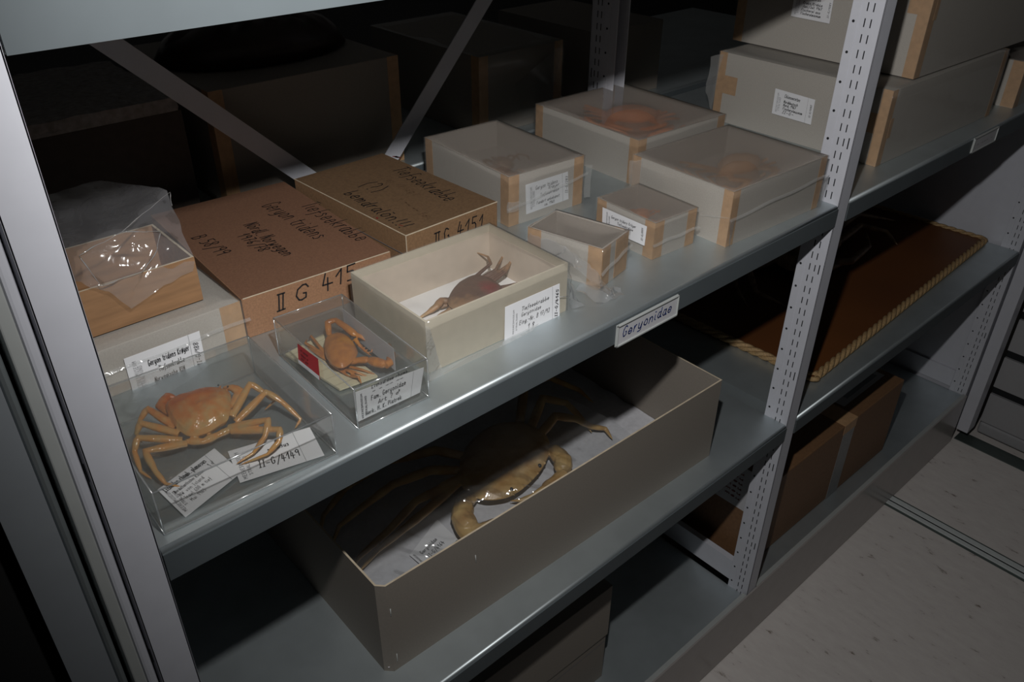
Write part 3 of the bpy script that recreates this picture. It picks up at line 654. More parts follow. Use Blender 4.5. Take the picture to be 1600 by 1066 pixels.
# plastic bag standing up out of the tray
BV = {'a': (157, 283, 1.130), 'b': (265, 300, 1.040), 'c': (269, 322, 1.020), 'd': (296, 393, 0.965), 'e': (297, 421, 0.957), 'f': (205, 481, 0.948), 'g': (170, 455, 0.950),
      'h': (140, 452, 0.955), 'i': (124, 400, 0.985), 'j': (60, 300, 1.14), 'k': (190, 362, 0.990), 'l': (252, 362, 0.985), 'm': (246, 388, 0.970), 'n': (222, 424, 0.957), 'o': (158, 448, 0.950), 'p': (90, 420, 1.0)}
BP = {k: at(v[0], v[1], y=v[2]) for k, v in BV.items()}
bm = bmesh.new(); VV = {k: bm.verts.new(p - Vector((0.22, 0.96, ZS1+0.13))) for k, p in BP.items()}
for q in ('jaki', 'abk', 'bclk', 'ipj', 'klm', 'kmni', 'inoi', 'ino', 'cdml', 'mdf', 'def', 'mfn', 'nfgo', 'oghi', 'ihp'):
    q = ''.join(dict.fromkeys(q))
    try: bm.faces.new([VV[c] for c in q])
    except ValueError: pass
bmesh.ops.triangulate(bm, faces=bm.faces)
bmesh.ops.subdivide_edges(bm, edges=bm.edges, cuts=6, use_grid_fill=True)
for v in bm.verts: v.co += noise.noise_vector(v.co*24)*0.008 + noise.noise_vector(v.co*70)*0.0028
for f in bm.faces: f.smooth = True
bag = link('plastic_bag', bm, M['film_bag'], None, loc=(0.22, 0.96, ZS1+0.13))
tag(bag, 'crumpled clear plastic bag standing up out of the brown tray at left', 'bag')
bm = bmesh.new()
for chain in ('ikb', 'bc', 'klm', 'ionm', 'mn'):
    P = [BP[c] - Vector((0.22, 0.96, ZS1+0.13)) for c in chain]; Q = []
    for a, b in zip(P, P[1:]):
        for s in range(7): Q.append(a.lerp(b, s/7))
    Q.append(P[-1]); Q = [p + noise.noise_vector(p*60)*0.002 for p in Q]
    sweep(bm, Q, [0.00035+0.0006*max(0, math.sin(i*0.9))**3 for i in range(len(Q))], n=5)
link('bag_rim_highlight', bm, M['film_loop'], bag)  # whitish tubes along rim and creases, added as painted highlights

# C cream box
tC = thing('cream_box', 'cream-white open box with brown crab and a front label', 'box', (0.5058, 0.7140, ZS1), math.radians(-1.0))
WC, DC, HC = 0.2445, 0.171, 0.0770
add_tray(tC, WC, DC, HC, 'cardcream', th=0.003)
bm = bmesh.new(); e = 0.0032
for (x0, x1, y0, y1) in ((e, e+0.0006, e, DC-e), (WC-e-0.0006, WC-e, e, DC-e), (e, WC-e, DC-e-0.0006, DC-e), (e, WC-e, e, e+0.0006)): box(bm, x0, x1, y0, y1, 0.0032, HC-0.012)
link('brown_lining', bm, M['cardinner'], tC)
bm = bmesh.new(); box(bm, 0.004, WC-0.004, 0.004, DC-0.004, 0.0031, 0.005); link('white_base', bm, M['whitebase'], tC)
film_wrap(tC, WC, DC, HC, seed=21, top='film_thin', side='film_thin', sag=0.004, seam=False, sides=(0, 1, 3))
label_card(tC, lab_on(tC, 'front', ((788, 535), (874, 496), (874, 443), (789, 480)), off=0.0036),
   [('Tiefseekrabbe', 0.28, 0.70, 0.11, False, 0.0007, 0.50), ('Geryonidae', 0.28, 0.54, 0.10, False, 0.0006, 0.36), ('Eing.-Nr. B 17/93', 0.25, 0.32, 0.12, False, 0.0007, 0.55),
    ('1 ♀', 0.40, 0.12, 0.12, False, 0.0008, 0.13), ('II-G/4165', 0.945, 0.08, 0.085, True, 0.0010, 0.82)] + stamp(0.155, 0.04, 0.14, 0.70), border=(0.86,))
film_flap(tC, [((-0.003, -0.004, 0.075), (0.003, -0.005, 0.07), (0.018, -0.006, 0.002), (-0.012, -0.018, 0.001)), ((0.018, -0.006, 0.002), (0.19, -0.004, 0.003), (0.17, -0.012, 0.001), (-0.012, -0.018, 0.001))], 'film_seam', amp=0.0012, sub=3)
film_flap(tC, [((WC+0.003, 0.0, 0.05), (WC+0.02, 0.01, 0.03), (WC+0.022, -0.01, 0.002), (WC+0.004, -0.004, 0.003)), ((WC+0.003, 0.0, 0.072), (WC+0.012, 0.02, 0.06), (WC+0.02, 0.01, 0.03), (WC+0.003, 0.0, 0.05))], 'film_bag', amp=0.006, sub=6, seed=5)
bm = bmesh.new(); a_ = lab_on(tC, 'front', ((874, 464), (887, 463)), off=0.005); sweep(bm, [a_[0], a_[1]], [0.0005, 0.0005], n=5); link('film_glint_fold', bm, M['film_loop'], tC)

# acrylic cases
def case(label, x, y, ang, w_, d_, h, th=0.0018, grp=None):
    t = thing('acrylic_case', label, 'display case', (x, y, ZS1), math.radians(ang), 'clear acrylic cases')
    def panel(name, x0, x1, y0, y1, z0, z1):
        bm = bmesh.new(); box(bm, x0, x1, y0, y1, z0, z1); return link(name, bm, M['acrylic'], t)
    bm = bmesh.new(); box(bm, 0.001, w_-0.001, 0.001, d_-0.001, 0.0002, 0.002); link('base_plate', bm, M['acrylic'], t)
    panel('front_pane', 0, w_, 0, th, 0.0005, h); panel('back_pane', 0, w_, d_-th, d_, 0.0005, h)
    panel('side_pane', 0, th, th, d_-th, 0.0005, h); panel('side_pane', w_-th, w_, th, d_-th, 0.0005, h)
    bm = bmesh.new(); box(bm, 0, w_, 0, d_, h, h+th); link('lid_pane', bm, M['acrylic'], t)
    bm = bmesh.new(); r = 0.0009
    P = [(0, 0), (w_, 0), (w_, d_), (0, d_)]
    for k in range(4):
        a, b = P[k], P[(k+1) % 4]
        for zz in (0.0015, h+th*0.5): sweep(bm, [(a[0], a[1], zz), (b[0], b[1], zz)], [r, r], n=6)
        sweep(bm, [(a[0], a[1], 0.001), (a[0], a[1], h)], [r, r], n=6)
    link('polished_edge', bm, M['acrylic_edge'], t)
    return t
tA = case('low clear acrylic case holding the large orange crab at the left shelf end', 0.1420, 0.6625, -2.0, 0.1930, 0.205, 0.0550)
tB = case('small clear acrylic case holding the small orange crab, red sticker on its side', 0.3765, 0.6762, -2.5, 0.0992, 0.200, 0.0565)

# case A paper slips
def flat_card(px4, z, lines, name, label, cat, border=None, grp=None, tilt=0.0):
    P = [at(px, py, z=z) for px, py in px4]; c = sum(P, Vector())/4
    t = thing(name, label, cat, c)
    q = [p-c for p in P]
    label_card(t, q, lines, name='paper', thick=0.0004, border=border)
    return t
flat_card(((295, 812), (245, 766), (334, 700), (378, 734)), ZS1+0.0028, [], 'paper_slip', '', 'paper slip') if False else None
c1 = flat_card(((290, 809), (378, 738), (335, 701), (246, 766)), ZS1+0.0032,
   [('Lithodes rhomb. planosus', 0.06, 0.80, 0.13, False, 0.0009, 0.72), ('1 ♂', 0.75, 0.62, 0.12, False, 0.0005, 0.1), ('Nordatlantischer Rücken', 0.14, 0.62, 0.09, False, 0.0004, 0.5), ('NW von Island', 0.16, 0.48, 0.09, False, 0.0004, 0.42), ('Trawl 600 m tief', 0.18, 0.34, 0.09, False, 0.0004, 0.46), ('Mai 1965', 0.22, 0.20, 0.09, False, 0.0004, 0.25)]
   + [('MEERESMUSEUM', 0.085, 0.10, 0.055, True, 0.0005, 0.72, 1), ('STRALSUND', 0.15, 0.22, 0.05, True, 0.0005, 0.5, 1)], 'paper_slip',
   'white paper slip with museum stamp at the front left of the left acrylic case', 'paper slip', border=(0.82,))
c2 = flat_card(((375, 755), (507, 712), (484, 668), (356, 706)), ZS1+0.0026,
   [('spinosus', 0.42, 0.62, 0.12, False, 0.0008, 0.27), ('II-G/4149', 0.26, 0.22, 0.20, False, 0.0011, 0.50)] + [('MEERESMUSEUM', 0.10, 0.05, 0.07, True, 0.0005, 0.85, 1), ('STRALSUND', 0.17, 0.12, 0.06, True, 0.0005, 0.6, 1)],
   'paper_slip', 'white paper slip numbered 4149 at the front right of the left acrylic case', 'paper slip', border=(0.78,))
# case B card, sticker, base card
label_card(tB, lab_on(tB, 'front', ((559, 659), (656, 613), (662, 574), (555, 613)), off=-0.0035),
   [('Lithodidae rhomb.', 0.24, 0.90, 0.09, False, 0.0008, 0.6), ('~ ~ ~~ ~~', 0.24, 0.76, 0.07, False, 0.0005, 0.5), ('Fam. Geryonidae', 0.22, 0.52, 0.15, False, 0.0008, 0.56), ('Art ? ♂', 0.32, 0.30, 0.14, False, 0.0008, 0.36), ('Herk. H. K. Piatrek', 0.12, 0.10, 0.13, False, 0.0009, 0.58)] + [('MEERESMUSEUM', 0.09, 0.05, 0.05, True, 0.0006, 0.85, 1), ('STRALSUND', 0.15, 0.12, 0.05, True, 0.0006, 0.65, 1)], border=(0.84,))
bm = bmesh.new(); box(bm, 0.090, 0.0905, 0.06, 0.185, 0.012, 0.045); link('rear_card', bm, M['paper_dark'], tB)
q = [loc(tB, at(px, py, z=ZS1+0.003)) for px, py in ((531, 611), (590, 590), (505, 525), (446, 556))]
bm = bmesh.new(); a = [bm.verts.new(p) for p in q]; b = [bm.verts.new(p+Vector((0, 0, 0.003))) for p in q]; bm.faces.new(a[::-1]); bm.faces.new(b)
for i in range(4): bm.faces.new((a[i], a[(i+1) % 4], b[(i+1) % 4], b[i]))
for k in range(1, 12): 
    p, r_ = b[0].co.lerp(b[3].co, k/12), b[1].co.lerp(b[2].co, k/12); d = (b[3].co-b[0].co).normalized()*0.0002
    if k % 2: quad(bm, (p-d+Vector((0, 0, 0.0003)), r_-d+Vector((0, 0, 0.0003)), r_+d+Vector((0, 0, 0.0003)), p+d+Vector((0, 0, 0.0003))), 1)
link('ruled_base_card', bm, [M['creamcard'], M['ink_faint']], tB)
def on_side(px4, off=0.0006):
    a = tB.rotation_euler.z; n = Vector((-math.cos(a), -math.sin(a), 0)); p0 = tB.location+n*off
    return [loc(tB, at(px, py, plane=(p0, n))) for px, py in px4]
q = on_side(((467, 567), (500, 594), (497, 561), (465, 537))); n = (q[1]-q[0]).cross(q[3]-q[0]).normalized()*0.0003
bm = bmesh.new(); quad(bm, q); quad(bm, [p+n for p in q])
st_ = link('red_sticker', bm, M['red'], tB)
bm = bmesh.new(); bl, br, tr, tl = q; quad(bm, [bl+n*2, br+n*2, br.lerp(tr, 0.2)+n*2, bl.lerp(tl, 0.2)+n*2]); link('white_strip', bm, M['paper'], st_)
bm = bmesh.new()
for k, (fy, s) in enumerate(((0.72, '~ ~~~'), (0.5, '~~~~ ~'), (0.3, '~~ ~~'))): write(bm, s, bl.lerp(tl, fy)+(br-bl)*0.15+n*1.5, br-bl, tl-bl, 0.006, 0.0011, width=0.02)
write(bm, '~~ ~~~~~~~~', bl.lerp(tl, 0.06)+(br-bl)*0.05+n*3, br-bl, tl-bl, 0.002, 0.0004, width=0.026)
link('sticker_print', bm, M['darkred'], st_)

# ------------------------------------------------------------------ crabs
def limb(bm, P, R, n=9, mi=0, flat=0.85, swell=0.22, steps=6):
    """jointed limb: P joints, R radius at each joint; each segment bulges between its joints"""
    Q, rr = [], []
    for i in range(len(P)-1):
        a, b = Vector(P[i]), Vector(P[i+1])
        for s in range(steps):
            t = s/steps; Q.append(a.lerp(b, t)); rr.append((R[i]*(1-t)+R[i+1]*t)*(0.86+swell*math.sin(PI*t)+ (0.1 if s == 0 else 0)))
    Q.append(Vector(P[-1])); rr.append(max(R[-1]*0.5, 0.0003))
    sweep(bm, Q, rr, n=n, mi=mi, flat=flat)
def dome(bm, outline, h_up, h_dn, mi=0, rings=9, power=2.6, lumps=0.0, seed=0, tri=0.0):
    """carapace from a closed outline (list of Vector), bulging up and down"""
    c = sum(outline, Vector())/len(outline); n = len(outline)
    # densify
    O = []
    for i in range(n):
        p0, p1, p2, p3 = outline[i-1], outline[i], outline[(i+1) % n], outline[(i+2) % n]
        for s in range(4):
            t = s/4; O.append(0.5*((2*p1)+(-p0+p2)*t+(2*p0-5*p1+4*p2-p3)*t*t+(-p0+3*p1-3*p2+p3)*t**3))
    n = len(O)
    def layer(sign, hh, mi):
        prev = None; cap = None
        for k in range(rings+1):
            f = 1-k/rings
            z = hh*(1-f**power)**0.62 if k < rings else hh
            if k == rings:
                v = bm.verts.new(c+Vector((0, 0, sign*z)))
                for i in range(n):
                    q = (prev[i], prev[(i+1) % n], v); fc = bm.faces.new(q if sign > 0 else q[::-1]); fc.smooth = True; fc.material_index = mi
            else:
                row = []
                for p in O:
                    q = c + (p-c)*f; l = noise.noise(q*70+Vector((seed, 0, 0)))*lumps*(1-f**4)
                    row.append(bm.verts.new(q+Vector((0, 0, sign*(z+l)))) if k or sign > 0 else None)
                if k == 0 and sign < 0: row = first
                if prev:
                    for i in range(n):
                        q = (prev[i], prev[(i+1) % n], row[(i+1) % n], row[i]); fc = bm.faces.new(q if sign > 0 else q[::-1]); fc.smooth = True; fc.material_index = mi
                if k == 0 and sign > 0: ret = row
                prev = row
        return ret if sign > 0 else None
    first = layer(1, h_up, mi)
    layer(-1, h_dn, mi)
def finish_crab(bm, name, mats, label, centre, voxel=0.0009, group=None, smooth=2):
    me = bpy.data.meshes.new(name)
    for v in bm.verts: v.co -= Vector(centre)
    bmesh.ops.recalc_face_normals(bm, faces=bm.faces)
    bm.to_mesh(me); bm.free()
    o = bpy.data.objects.new(name, me); COL.objects.link(o); o.location = centre
    for m in mats: me.materials.append(m)
    r = o.modifiers.new('fuse', 'REMESH'); r.mode = 'VOXEL'; r.voxel_size = voxel; r.use_smooth_shade = True
    s = o.modifiers.new('smooth', 'SMOOTH'); s.iterations = smooth; s.factor = 0.5
    tag(o, label, 'crab', 'preserved crabs'); return o

# crab A -- large orange crab in the left case
def zA(px, py, z): return at(px, py, z=ZS1+z)
bm = bmesh.new()
outl = [(258, 634), (274, 620), (291, 615), (314, 608), (340, 606), (359, 613), (361, 633), (357, 655), (344, 664), (325, 676), (303, 682), (286, 678), (269, 660)]
# body tilts up towards the back of the case
zz = [0.032, 0.036, 0.037, 0.037, 0.036, 0.034, 0.031, 0.026, 0.022, 0.019, 0.018, 0.020, 0.026]
O_ = [zA(p[0], p[1], z) for p, z in zip(outl, zz)]
dome(bm, O_, 0.0115, 0.016, lumps=0.0030, seed=3)
LA = [
 [(275, 668, .020), (230, 638, .034), (218, 658, .024), (212, 672, .012)],
 [(280, 678, .018), (219, 661, .030), (213, 678, .020), (222, 692, .006)],
 [(285, 688, .016), (214, 684, .026), (210, 706, .016), (220, 737, .006), (238, 749, .004)],
 [(292, 693, .014), (226, 705, .024), (243, 737, .014), (259, 756, .006), (284, 761, .003)],
 [(362, 652, .022), (391, 599, .040), (412, 613, .030), (429, 627, .018), (412, 642, .005)],
 [(368, 660, .020), (416, 612, .036), (441, 628, .026), (470, 655, .010), (460, 671, .003)],
 [(358, 668, .016), (420, 656, .032), (414, 682, .022), (396, 708, .010), (368, 726, .006)],
 [(362, 674, .014), (438, 671, .026), (436, 690, .018), (418, 710, .010), (374, 727, .004)]]
for L in LA:
    P = [zA(*p) for p in L]
    r = [0.0045, 0.0038, 0.0032, 0.0021, 0.0007][:len(P)] if len(P) > 4 else [0.0045, 0.0039, 0.0028, 0.0011]
    limb(bm, P, r, swell=0.35)
limb(bm, [zA(285, 662, .020), zA(272, 650, .024), zA(250, 634, .026), zA(262, 619, .028), zA(276, 622, .026)], [0.0045, 0.0050, 0.0060, 0.0055, 0.0020], swell=0.2)
limb(bm, [zA(352, 640, .020), zA(366, 628, .022), zA(376, 612, .026), zA(362, 606, .030), zA(348, 606, .030)], [0.0045, 0.0055, 0.0062, 0.0050, 0.0020], swell=0.2)
for p in ((345, 603), (357, 606)): limb(bm, [zA(p[0]-4, p[1]+5, .034), zA(p[0], p[1], .040)], [0.0012, 0.0014], swell=0.1)
# jointed rear plates below the carapace
limb(bm, [zA(290, 690, .014), zA(318, 690, .013), zA(340, 680, .013), zA(366, 668, .015)], [0.0035, 0.0042, 0.0042, 0.0032], swell=0.4)
crabA = finish_crab(bm, 'crab', [M['crab_a']], 'large glossy orange deep-sea crab with folded legs in the left acrylic case', zA(310, 650, .012), voxel=0.0008)

# crab B -- small orange crab with stout claws
bm = bmesh.new()
outl = [(508, 530), (520, 524), (531, 522), (546, 528), (556, 541), (559, 553), (550, 566), (536, 575), (520, 571), (509, 557), (506, 541)]
dome(bm, [zA(x, y, .020) for x, y in outl], 0.012, 0.012, lumps=0.002, seed=8, power=2.2)
limb(bm, [zA(520, 530, .018), zA(514, 522, .022), zA(512, 504, .032), zA(524, 500, .033), zA(540, 511, .030), zA(556, 524, .026)], [0.0030, 0.0042, 0.0048, 0.0040, 0.0052, 0.0055], swell=0.15)
limb(bm, [zA(552, 521, .027), zA(566, 527, .024), zA(576, 534, .020), zA(582, 545, .016), zA(580, 552, .014)], [0.0042, 0.0032, 0.0026, 0.0018, 0.0006], swell=0.08)
limb(bm, [zA(555, 530, .022), zA(562, 540, .018), zA(571, 549, .013), zA(581, 557, .011)], [0.0036, 0.0026, 0.0020, 0.0006], swell=0.05)
for k in range(4): limb(bm, [zA(562+k*4.4, 541+k*3.4, .017-k*.0015), zA(567+k*4.4, 539+k*3.4, .018-k*.0015)], [0.0012, 0.0006], swell=0.05)
limb(bm, [zA(548, 566, .016), zA(560, 563, .018), zA(577, 562, .020)], [0.0040, 0.0048, 0.0050], swell=0.2)
limb(bm, [zA(578, 563, .020), zA(588, 566, .021), zA(603, 570, .021)], [0.0056, 0.0076, 0.0060], swell=0.15)
limb(bm, [zA(602, 571, .021), zA(610, 566, .021), zA(611, 552, .022), zA(608, 536, .023)], [0.0062, 0.0062, 0.0058, 0.0014], swell=0.1)
for q in ([(512, 560, .010), (494, 546, .012), (477, 536, .012), (480, 530, .008)], [(511, 555, .012), (498, 540, .016), (486, 525, .014), (483, 530, .006)], [(511, 562, .009), (495, 552, .010), (480, 541, .006)]):
    P = [zA(*p) for p in q]; limb(bm, P, [0.0026, 0.0022, 0.0018, 0.0008][:len(P)])
for q in ([(515, 566, .008), (533, 580, .010), (548, 590, .007)], [(522, 572, .008), (545, 580, .012), (562, 592, .006)], [(530, 575, .008), (556, 582, .010), (578, 590, .004)], [(540, 572, .008), (566, 578, .010), (588, 586, .005)], [(548, 588, .008), (560, 589, .014), (565, 600, .006)]):
    P = [zA(*p) for p in q]; limb(bm, P, [0.0024, 0.0020, 0.0009])
crabB = finish_crab(bm, 'crab', [M['crab_b']], 'small orange-brown crab with stout pincers in the case with the red sticker', zA(545, 552, .010), voxel=0.0007)

# crab C -- brown crab in the cream box
bm = bmesh.new()
outl = [(702, 462), (712, 447), (725, 438), (744, 431), (765, 436), (783, 447), (783, 458), (757, 470), (735, 482), (718, 487), (700, 477)]
dome(bm, [zA(x, y, .022) for x, y in outl], 0.011, 0.014, lumps=0.002, seed=13)
for q, r in (([(733, 441, .022), (767, 412, .036), (762, 401, .036), (740, 393, .038)], [.0032, .0026, .002, .0008]),
             ([(742, 442, .022), (775, 421, .034), (786, 400, .034), (776, 395, .034)], [.0032, .0026, .002, .0008]),
             ([(752, 444, .022), (786, 420, .032), (804, 407, .030)], [.0032, .0028, .0014]), ([(762, 446, .020), (790, 425, .028), (800, 405, .034), (795, 402, .034)], [.0032, .0028, .0022, .001]),
             ([(770, 452, .018), (795, 447, .018), (817, 441, .018)], [.0034, .0034, .0018]), ([(778, 454, .016), (800, 450, .016), (822, 444, .012)], [.003, .0028, .0012]),
             ([(705, 470, .018), (690, 470, .020), (682, 479, .018), (668, 489, .012), (652, 499, .008)], [.0045, .0060, .0055, .0032, .001]),
             ([(710, 480, .016), (698, 488, .014), (682, 496, .010)], [.0045, .0045, .0025]), ([(706, 474, .014), (690, 480, .012), (676, 484, .008)], [.003, .003, .001])):
    limb(bm, [zA(*p) for p in q], r)
finish_crab(bm, 'crab', [M['crab_c']], 'dark brown crab with raised tan legs inside the cream box', zA(745, 455, .012), voxel=0.0008)

# generic little crab for the film-covered boxes
def small_crab(label, cx, cy, z, size, rot, mat, h=0.35):
    bm = bmesh.new(); c, s = math.cos(rot), math.sin(rot)
    def T(x, y, zz): return Vector((cx + (x*c-y*s)*size, cy+(x*s+y*c)*size, z+zz*size))
    out = [T(math.cos(a)*0.5*(1+0.12*abs(math.cos(a))**3), math.sin(a)*0.38, h*0.45) for a in [2*PI*k/14 for k in range(14)]]
    dome(bm, out, h*0.45*size, h*0.35*size, lumps=0.002, seed=cx*10)
    for sx in (-1, 1):
        for k in range(4):
            a = 0.55-k*0.42
            limb(bm, [T(sx*0.35, 0.15-k*0.13, 0.12), T(sx*(0.80+0.05*k), 0.25-k*0.30, 0.30), T(sx*(0.95), 0.05-k*0.34, 0.15), T(sx*(0.75-0.04*k), -0.15-k*0.28, 0.03)], [0.055*size, 0.05*size, 0.04*size, 0.015*size])
        limb(bm, [T(sx*0.38, 0.2, 0.16), T(sx*0.62, 0.45, 0.22), T(sx*0.40, 0.68, 0.22)], [0.07*size, 0.085*size, 0.09*size])
        limb(bm, [T(sx*0.42, 0.66, 0.22), T(sx*0.22, 0.80, 0.20), T(sx*0.05, 0.76, 0.18)], [0.08*size, 0.045*size, 0.012*size])
        limb(bm, [T(sx*0.38, 0.62, 0.20), T(sx*0.20, 0.66, 0.16), T(sx*0.06, 0.68, 0.15)], [0.06*size, 0.035*size, 0.012*size])
    return finish_crab(bm, 'crab', [M[mat]], label, (cx, cy, z), voxel=0.0016, smooth=1)
small_crab('reddish crab seen dimly through the film of the box by the rear post', 1.365, 1.125, ZS1+0.004, 0.105, 2.4, 'crab_or', h=0.7)
small_crab('tan crab blurred behind the film of the large box by the upright', 1.290, 0.800, ZS1+0.004, 0.085, 2.9, 'crab_tan', h=0.8)
small_crab('orange crab seen through the film of the small box with side label', 1.022, 0.805, ZS1+0.004, 0.040, 0.5, 'crab_or', h=0.9)
small_crab('dull brown crab faint behind film in the box near the number 4151 lid', 0.975, 1.10, ZS1+0.004, 0.058, 1.0, 'crab_br', h=0.8)

# ------------------------------------------------------------------ big box with the pale crab
tU = thing('specimen_box', 'large open grey-brown box with a pale long-legged crab, on the shelf below', 'box', (0.3975, 0.7107, ZS2), math.radians(-0.95))
WU, DU, HU = 0.789, 0.44, 0.1905
bm = bmesh.new(); th = 0.003; ch = 0.011
o = [(ch, 0), (WU, 0), (WU, DU), (0, DU), (0, ch)]; i_ = [(ch+0.001, th), (WU-th, th), (WU-th, DU-th), (th, DU-th), (th, ch+0.001)]
vo0 = [bm.verts.new((x, y, 0)) for x, y in o]; vo1 = [bm.verts.new((x, y, HU)) for x, y in o]
vi1 = [bm.verts.new((x, y, HU)) for x, y in i_]; vi0 = [bm.verts.new((x, y, th)) for x, y in i_]
bm.faces.new(vo0[::-1]); bm.faces.new(vi0)
for k in range(5):
    l = (k+1) % 5
    bm.faces.new((vo0[k], vo0[l], vo1[l], vo1[k])); f = bm.faces.new((vo1[k], vo1[l], vi1[l], vi1[k])); f.material_index = 1
    bm.faces.new((vi1[k], vi1[l], vi0[l], vi0[k]))
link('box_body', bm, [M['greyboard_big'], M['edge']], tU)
bm = bmesh.new()
for px in ((610, 952), (620, 1022), (743, 868)):
    a_ = lab_on(tU, 'front', (px, (px[0]+1, px[1]+11)), off=0.0008); sweep(bm, a_, [0.0005, 0.0005], n=5)
link('staple', bm, M['steel'], tU)
bm = bmesh.new(); N = 30
gv = [[bm.verts.new((0.004+(WU-0.008)*i/N, 0.004+(DU-0.008)*j/N, 0.0105+0.004*noise.noise(Vector((i*0.35, j*0.5, 0))))) for j in range(N+1)] for i in range(N+1)]
for i in range(N):
    for j in range(N): bm.faces.new((gv[i][j], gv[i+1][j], gv[i+1][j+1], gv[i][j+1])).smooth = True
link('white_tissue', bm, M['tissue'], tU)
# film lying loosely over the crab at the left end
bm = bmesh.new()
NX, NY = 118, 84; x0_, x1_, y0_, y1_ = 0.01, 0.60, 0.008, 0.43
RIP = [(0.045, 0.045, 0.030, 0.060), (0.165, 0.050, 0.038, 0.075), (0.120, 0.095, 0.022, 0.045), (0.330, 0.060, 0.034, 0.060), (0.265, 0.120, 0.028, 0.055), (0.42, 0.10, 0.030, 0.06)]
def film_z(x, y):
    z = 0.118 + 0.014*noise.noise(Vector((x*11, y*11, 1.3))) + 0.005*noise.noise(Vector((x*34, y*34, 4))) - 0.03*max(0, 1-y/0.05)
    for k, (cx_, cy_, sg, wl) in enumerate(RIP):
        a = 0.6+0.25*math.sin(k*2.1); t_ = (x-cx_)*math.cos(a)+(y-cy_)*math.sin(a)+0.01*noise.noise(Vector((x*20, y*20, k)))
        z += wl*0.20*math.sin(2*PI*t_/wl)*math.exp(-((x-cx_)**2+(y-cy_)**2)/(2*sg*sg))
    return z
gv = [[bm.verts.new((x0_+(x1_-x0_)*i/NX, y0_+(y1_-y0_)*j/NY, film_z(x0_+(x1_-x0_)*i/NX, y0_+(y1_-y0_)*j/NY))) for j in range(NY+1)] for i in range(NX+1)]
for i in range(NX):
    for j in range(NY): bm.faces.new((gv[i][j], gv[i+1][j], gv[i+1][j+1], gv[i][j+1])).smooth = True
link('plastic_film', bm, M['film_gloss'], tU)
ZU = ZS2+0.014
q = [at(px, py, z=ZU+0.003) for px, py in ((640, 876), (668, 890), (712, 852), (684, 835))]
q = [at(640, 868, z=ZU+0.003), at(683, 812, z=ZU+0.003), at(715, 843, z=ZU+0.003), at(668, 892, z=ZU+0.003)]
c = sum(q, Vector())/4; t = thing('paper_slip', 'white paper slip with museum print beside the front claw of the pale crab', 'paper slip', c)
label_card(t, [q[3]-c, q[2]-c, q[1]-c, q[0]-c] if (q[2]-q[3]).cross(q[0]-q[3]).z > 0 else [q[0]-c, q[1]-c, q[2]-c, q[3]-c],
   [('Geryonidae', 0.2, 0.62, 0.16, False, 0.0010, 0.5), ('II-G/4164', 0.25, 0.30, 0.16, False, 0.0010, 0.5)] + [('MEERESMUSEUM', 0.08, 0.1, 0.06, True, 0.0007, 0.8, 1)], name='paper')
# the pale crab
def zU(px, py, z): return at(px, py, z=ZU+z)
bm = bmesh.new()
outl = [(718, 752), (731, 772), (757, 782), (790, 779), (812, 768), (830, 753), (846, 735), (856, 716), (860, 697), (850, 676), (815, 660), (770, 664), (735, 690), (718, 722)]
dome(bm, [zU(x, y, .034) for x, y in outl], 0.020, 0.022, lumps=0.002, seed=4, power=2.4)
for p in ((800, 772), (814, 760), (826, 750), (838, 738), (849, 722), (857, 706)): limb(bm, [zU(p[0]-3, p[1]-3, .036), zU(p[0]+5, p[1]+3, .036)], [0.004, 0.0012], swell=0.05)
for q, r in (
   # left legs
   ([(722, 745, .030), (680, 768, .040), (650, 783, .036), (607, 829, .026), (560, 872, .012), (552, 888, .006)], [.010, .0095, .0085, .0075, .005, .001]),
   ([(718, 752, .028), (664, 800, .034), (632, 826, .028), (590, 860, .016), (556, 900, .004)], [.010, .0095, .008, .0055, .001]),
   ([(715, 735, .030), (672, 735, .044), (614, 757, .040), (572, 788, .030), (530, 822, .016), (512, 868, .006)], [.010, .0105, .009, .008, .005, .001]),
   ([(722, 712, .030), (680, 704, .050), (600, 722, .046), (540, 762, .030), (505, 806, .014), (497, 850, .006)], [.010, .0105, .009, .008, .005, .001]),
   # right legs
   ([(842, 682, .030), (868, 650, .046), (900, 655, .040), (925, 667, .024), (946, 670, .016), (958, 688, .008)], [.0105, .0105, .0085, .007, .0055, .001]),
   ([(830, 668, .030), (848, 622, .050), (885, 630, .040), (910, 655, .022), (926, 678, .008)], [.0105, .010, .008, .006, .001]),
   ([(812, 660, .030), (820, 600, .054), (858, 590, .044), (905, 610, .020), (930, 632, .008)], [.0105, .010, .008, .006, .001]),
   # left claw
   ([(742, 772, .024), (725, 785, .032), (722, 808, .036), (738, 826, .034)], [.012, .018, .0215, .016]),
   ([(716, 812, .030), (732, 838, .026), (760, 826, .022), (790, 812, .018), (815, 800, .014)], [.014, .016, .015, .009, .002]),
   # right claw
   ([(850, 706, .026), (866, 704, .030), (880, 720, .034), (880, 738, .032)], [.012, .015, .0195, .016]),
   ([(884, 742, .030), (866, 755, .026), (850, 766, .022)], [.0155, .0145, .0125]),
   ([(850, 764, .022), (832, 776, .020), (812, 782, .018), (796, 783, .016)], [.008, .0065, .004, .001]),
   ([(852, 768, .020), (838, 785, .016), (815, 795, .014), (797, 796, .012)], [.007, .006, .0035, .001])):
    limb(bm, [zU(*p) for p in q], r, swell=0.18, n=10)
cu = finish_crab(bm, 'crab', [M['crab_uleg']], 'large pale yellow-brown crab with long legs in the big open box', zU(790, 730, .0), voxel=0.0016)
def eyes(crab, pts, r):
    for p in pts:
        bm = bmesh.new(); bmesh.ops.create_uvsphere(bm, u_segments=12, v_segments=8, radius=r)
        link('eye', bm, M['ink'], crab, smooth=True, loc=Vector(p)-crab.location)
eyes(cu, [zU(799, 765, .040), zU(843, 728, .040)], 0.0042)
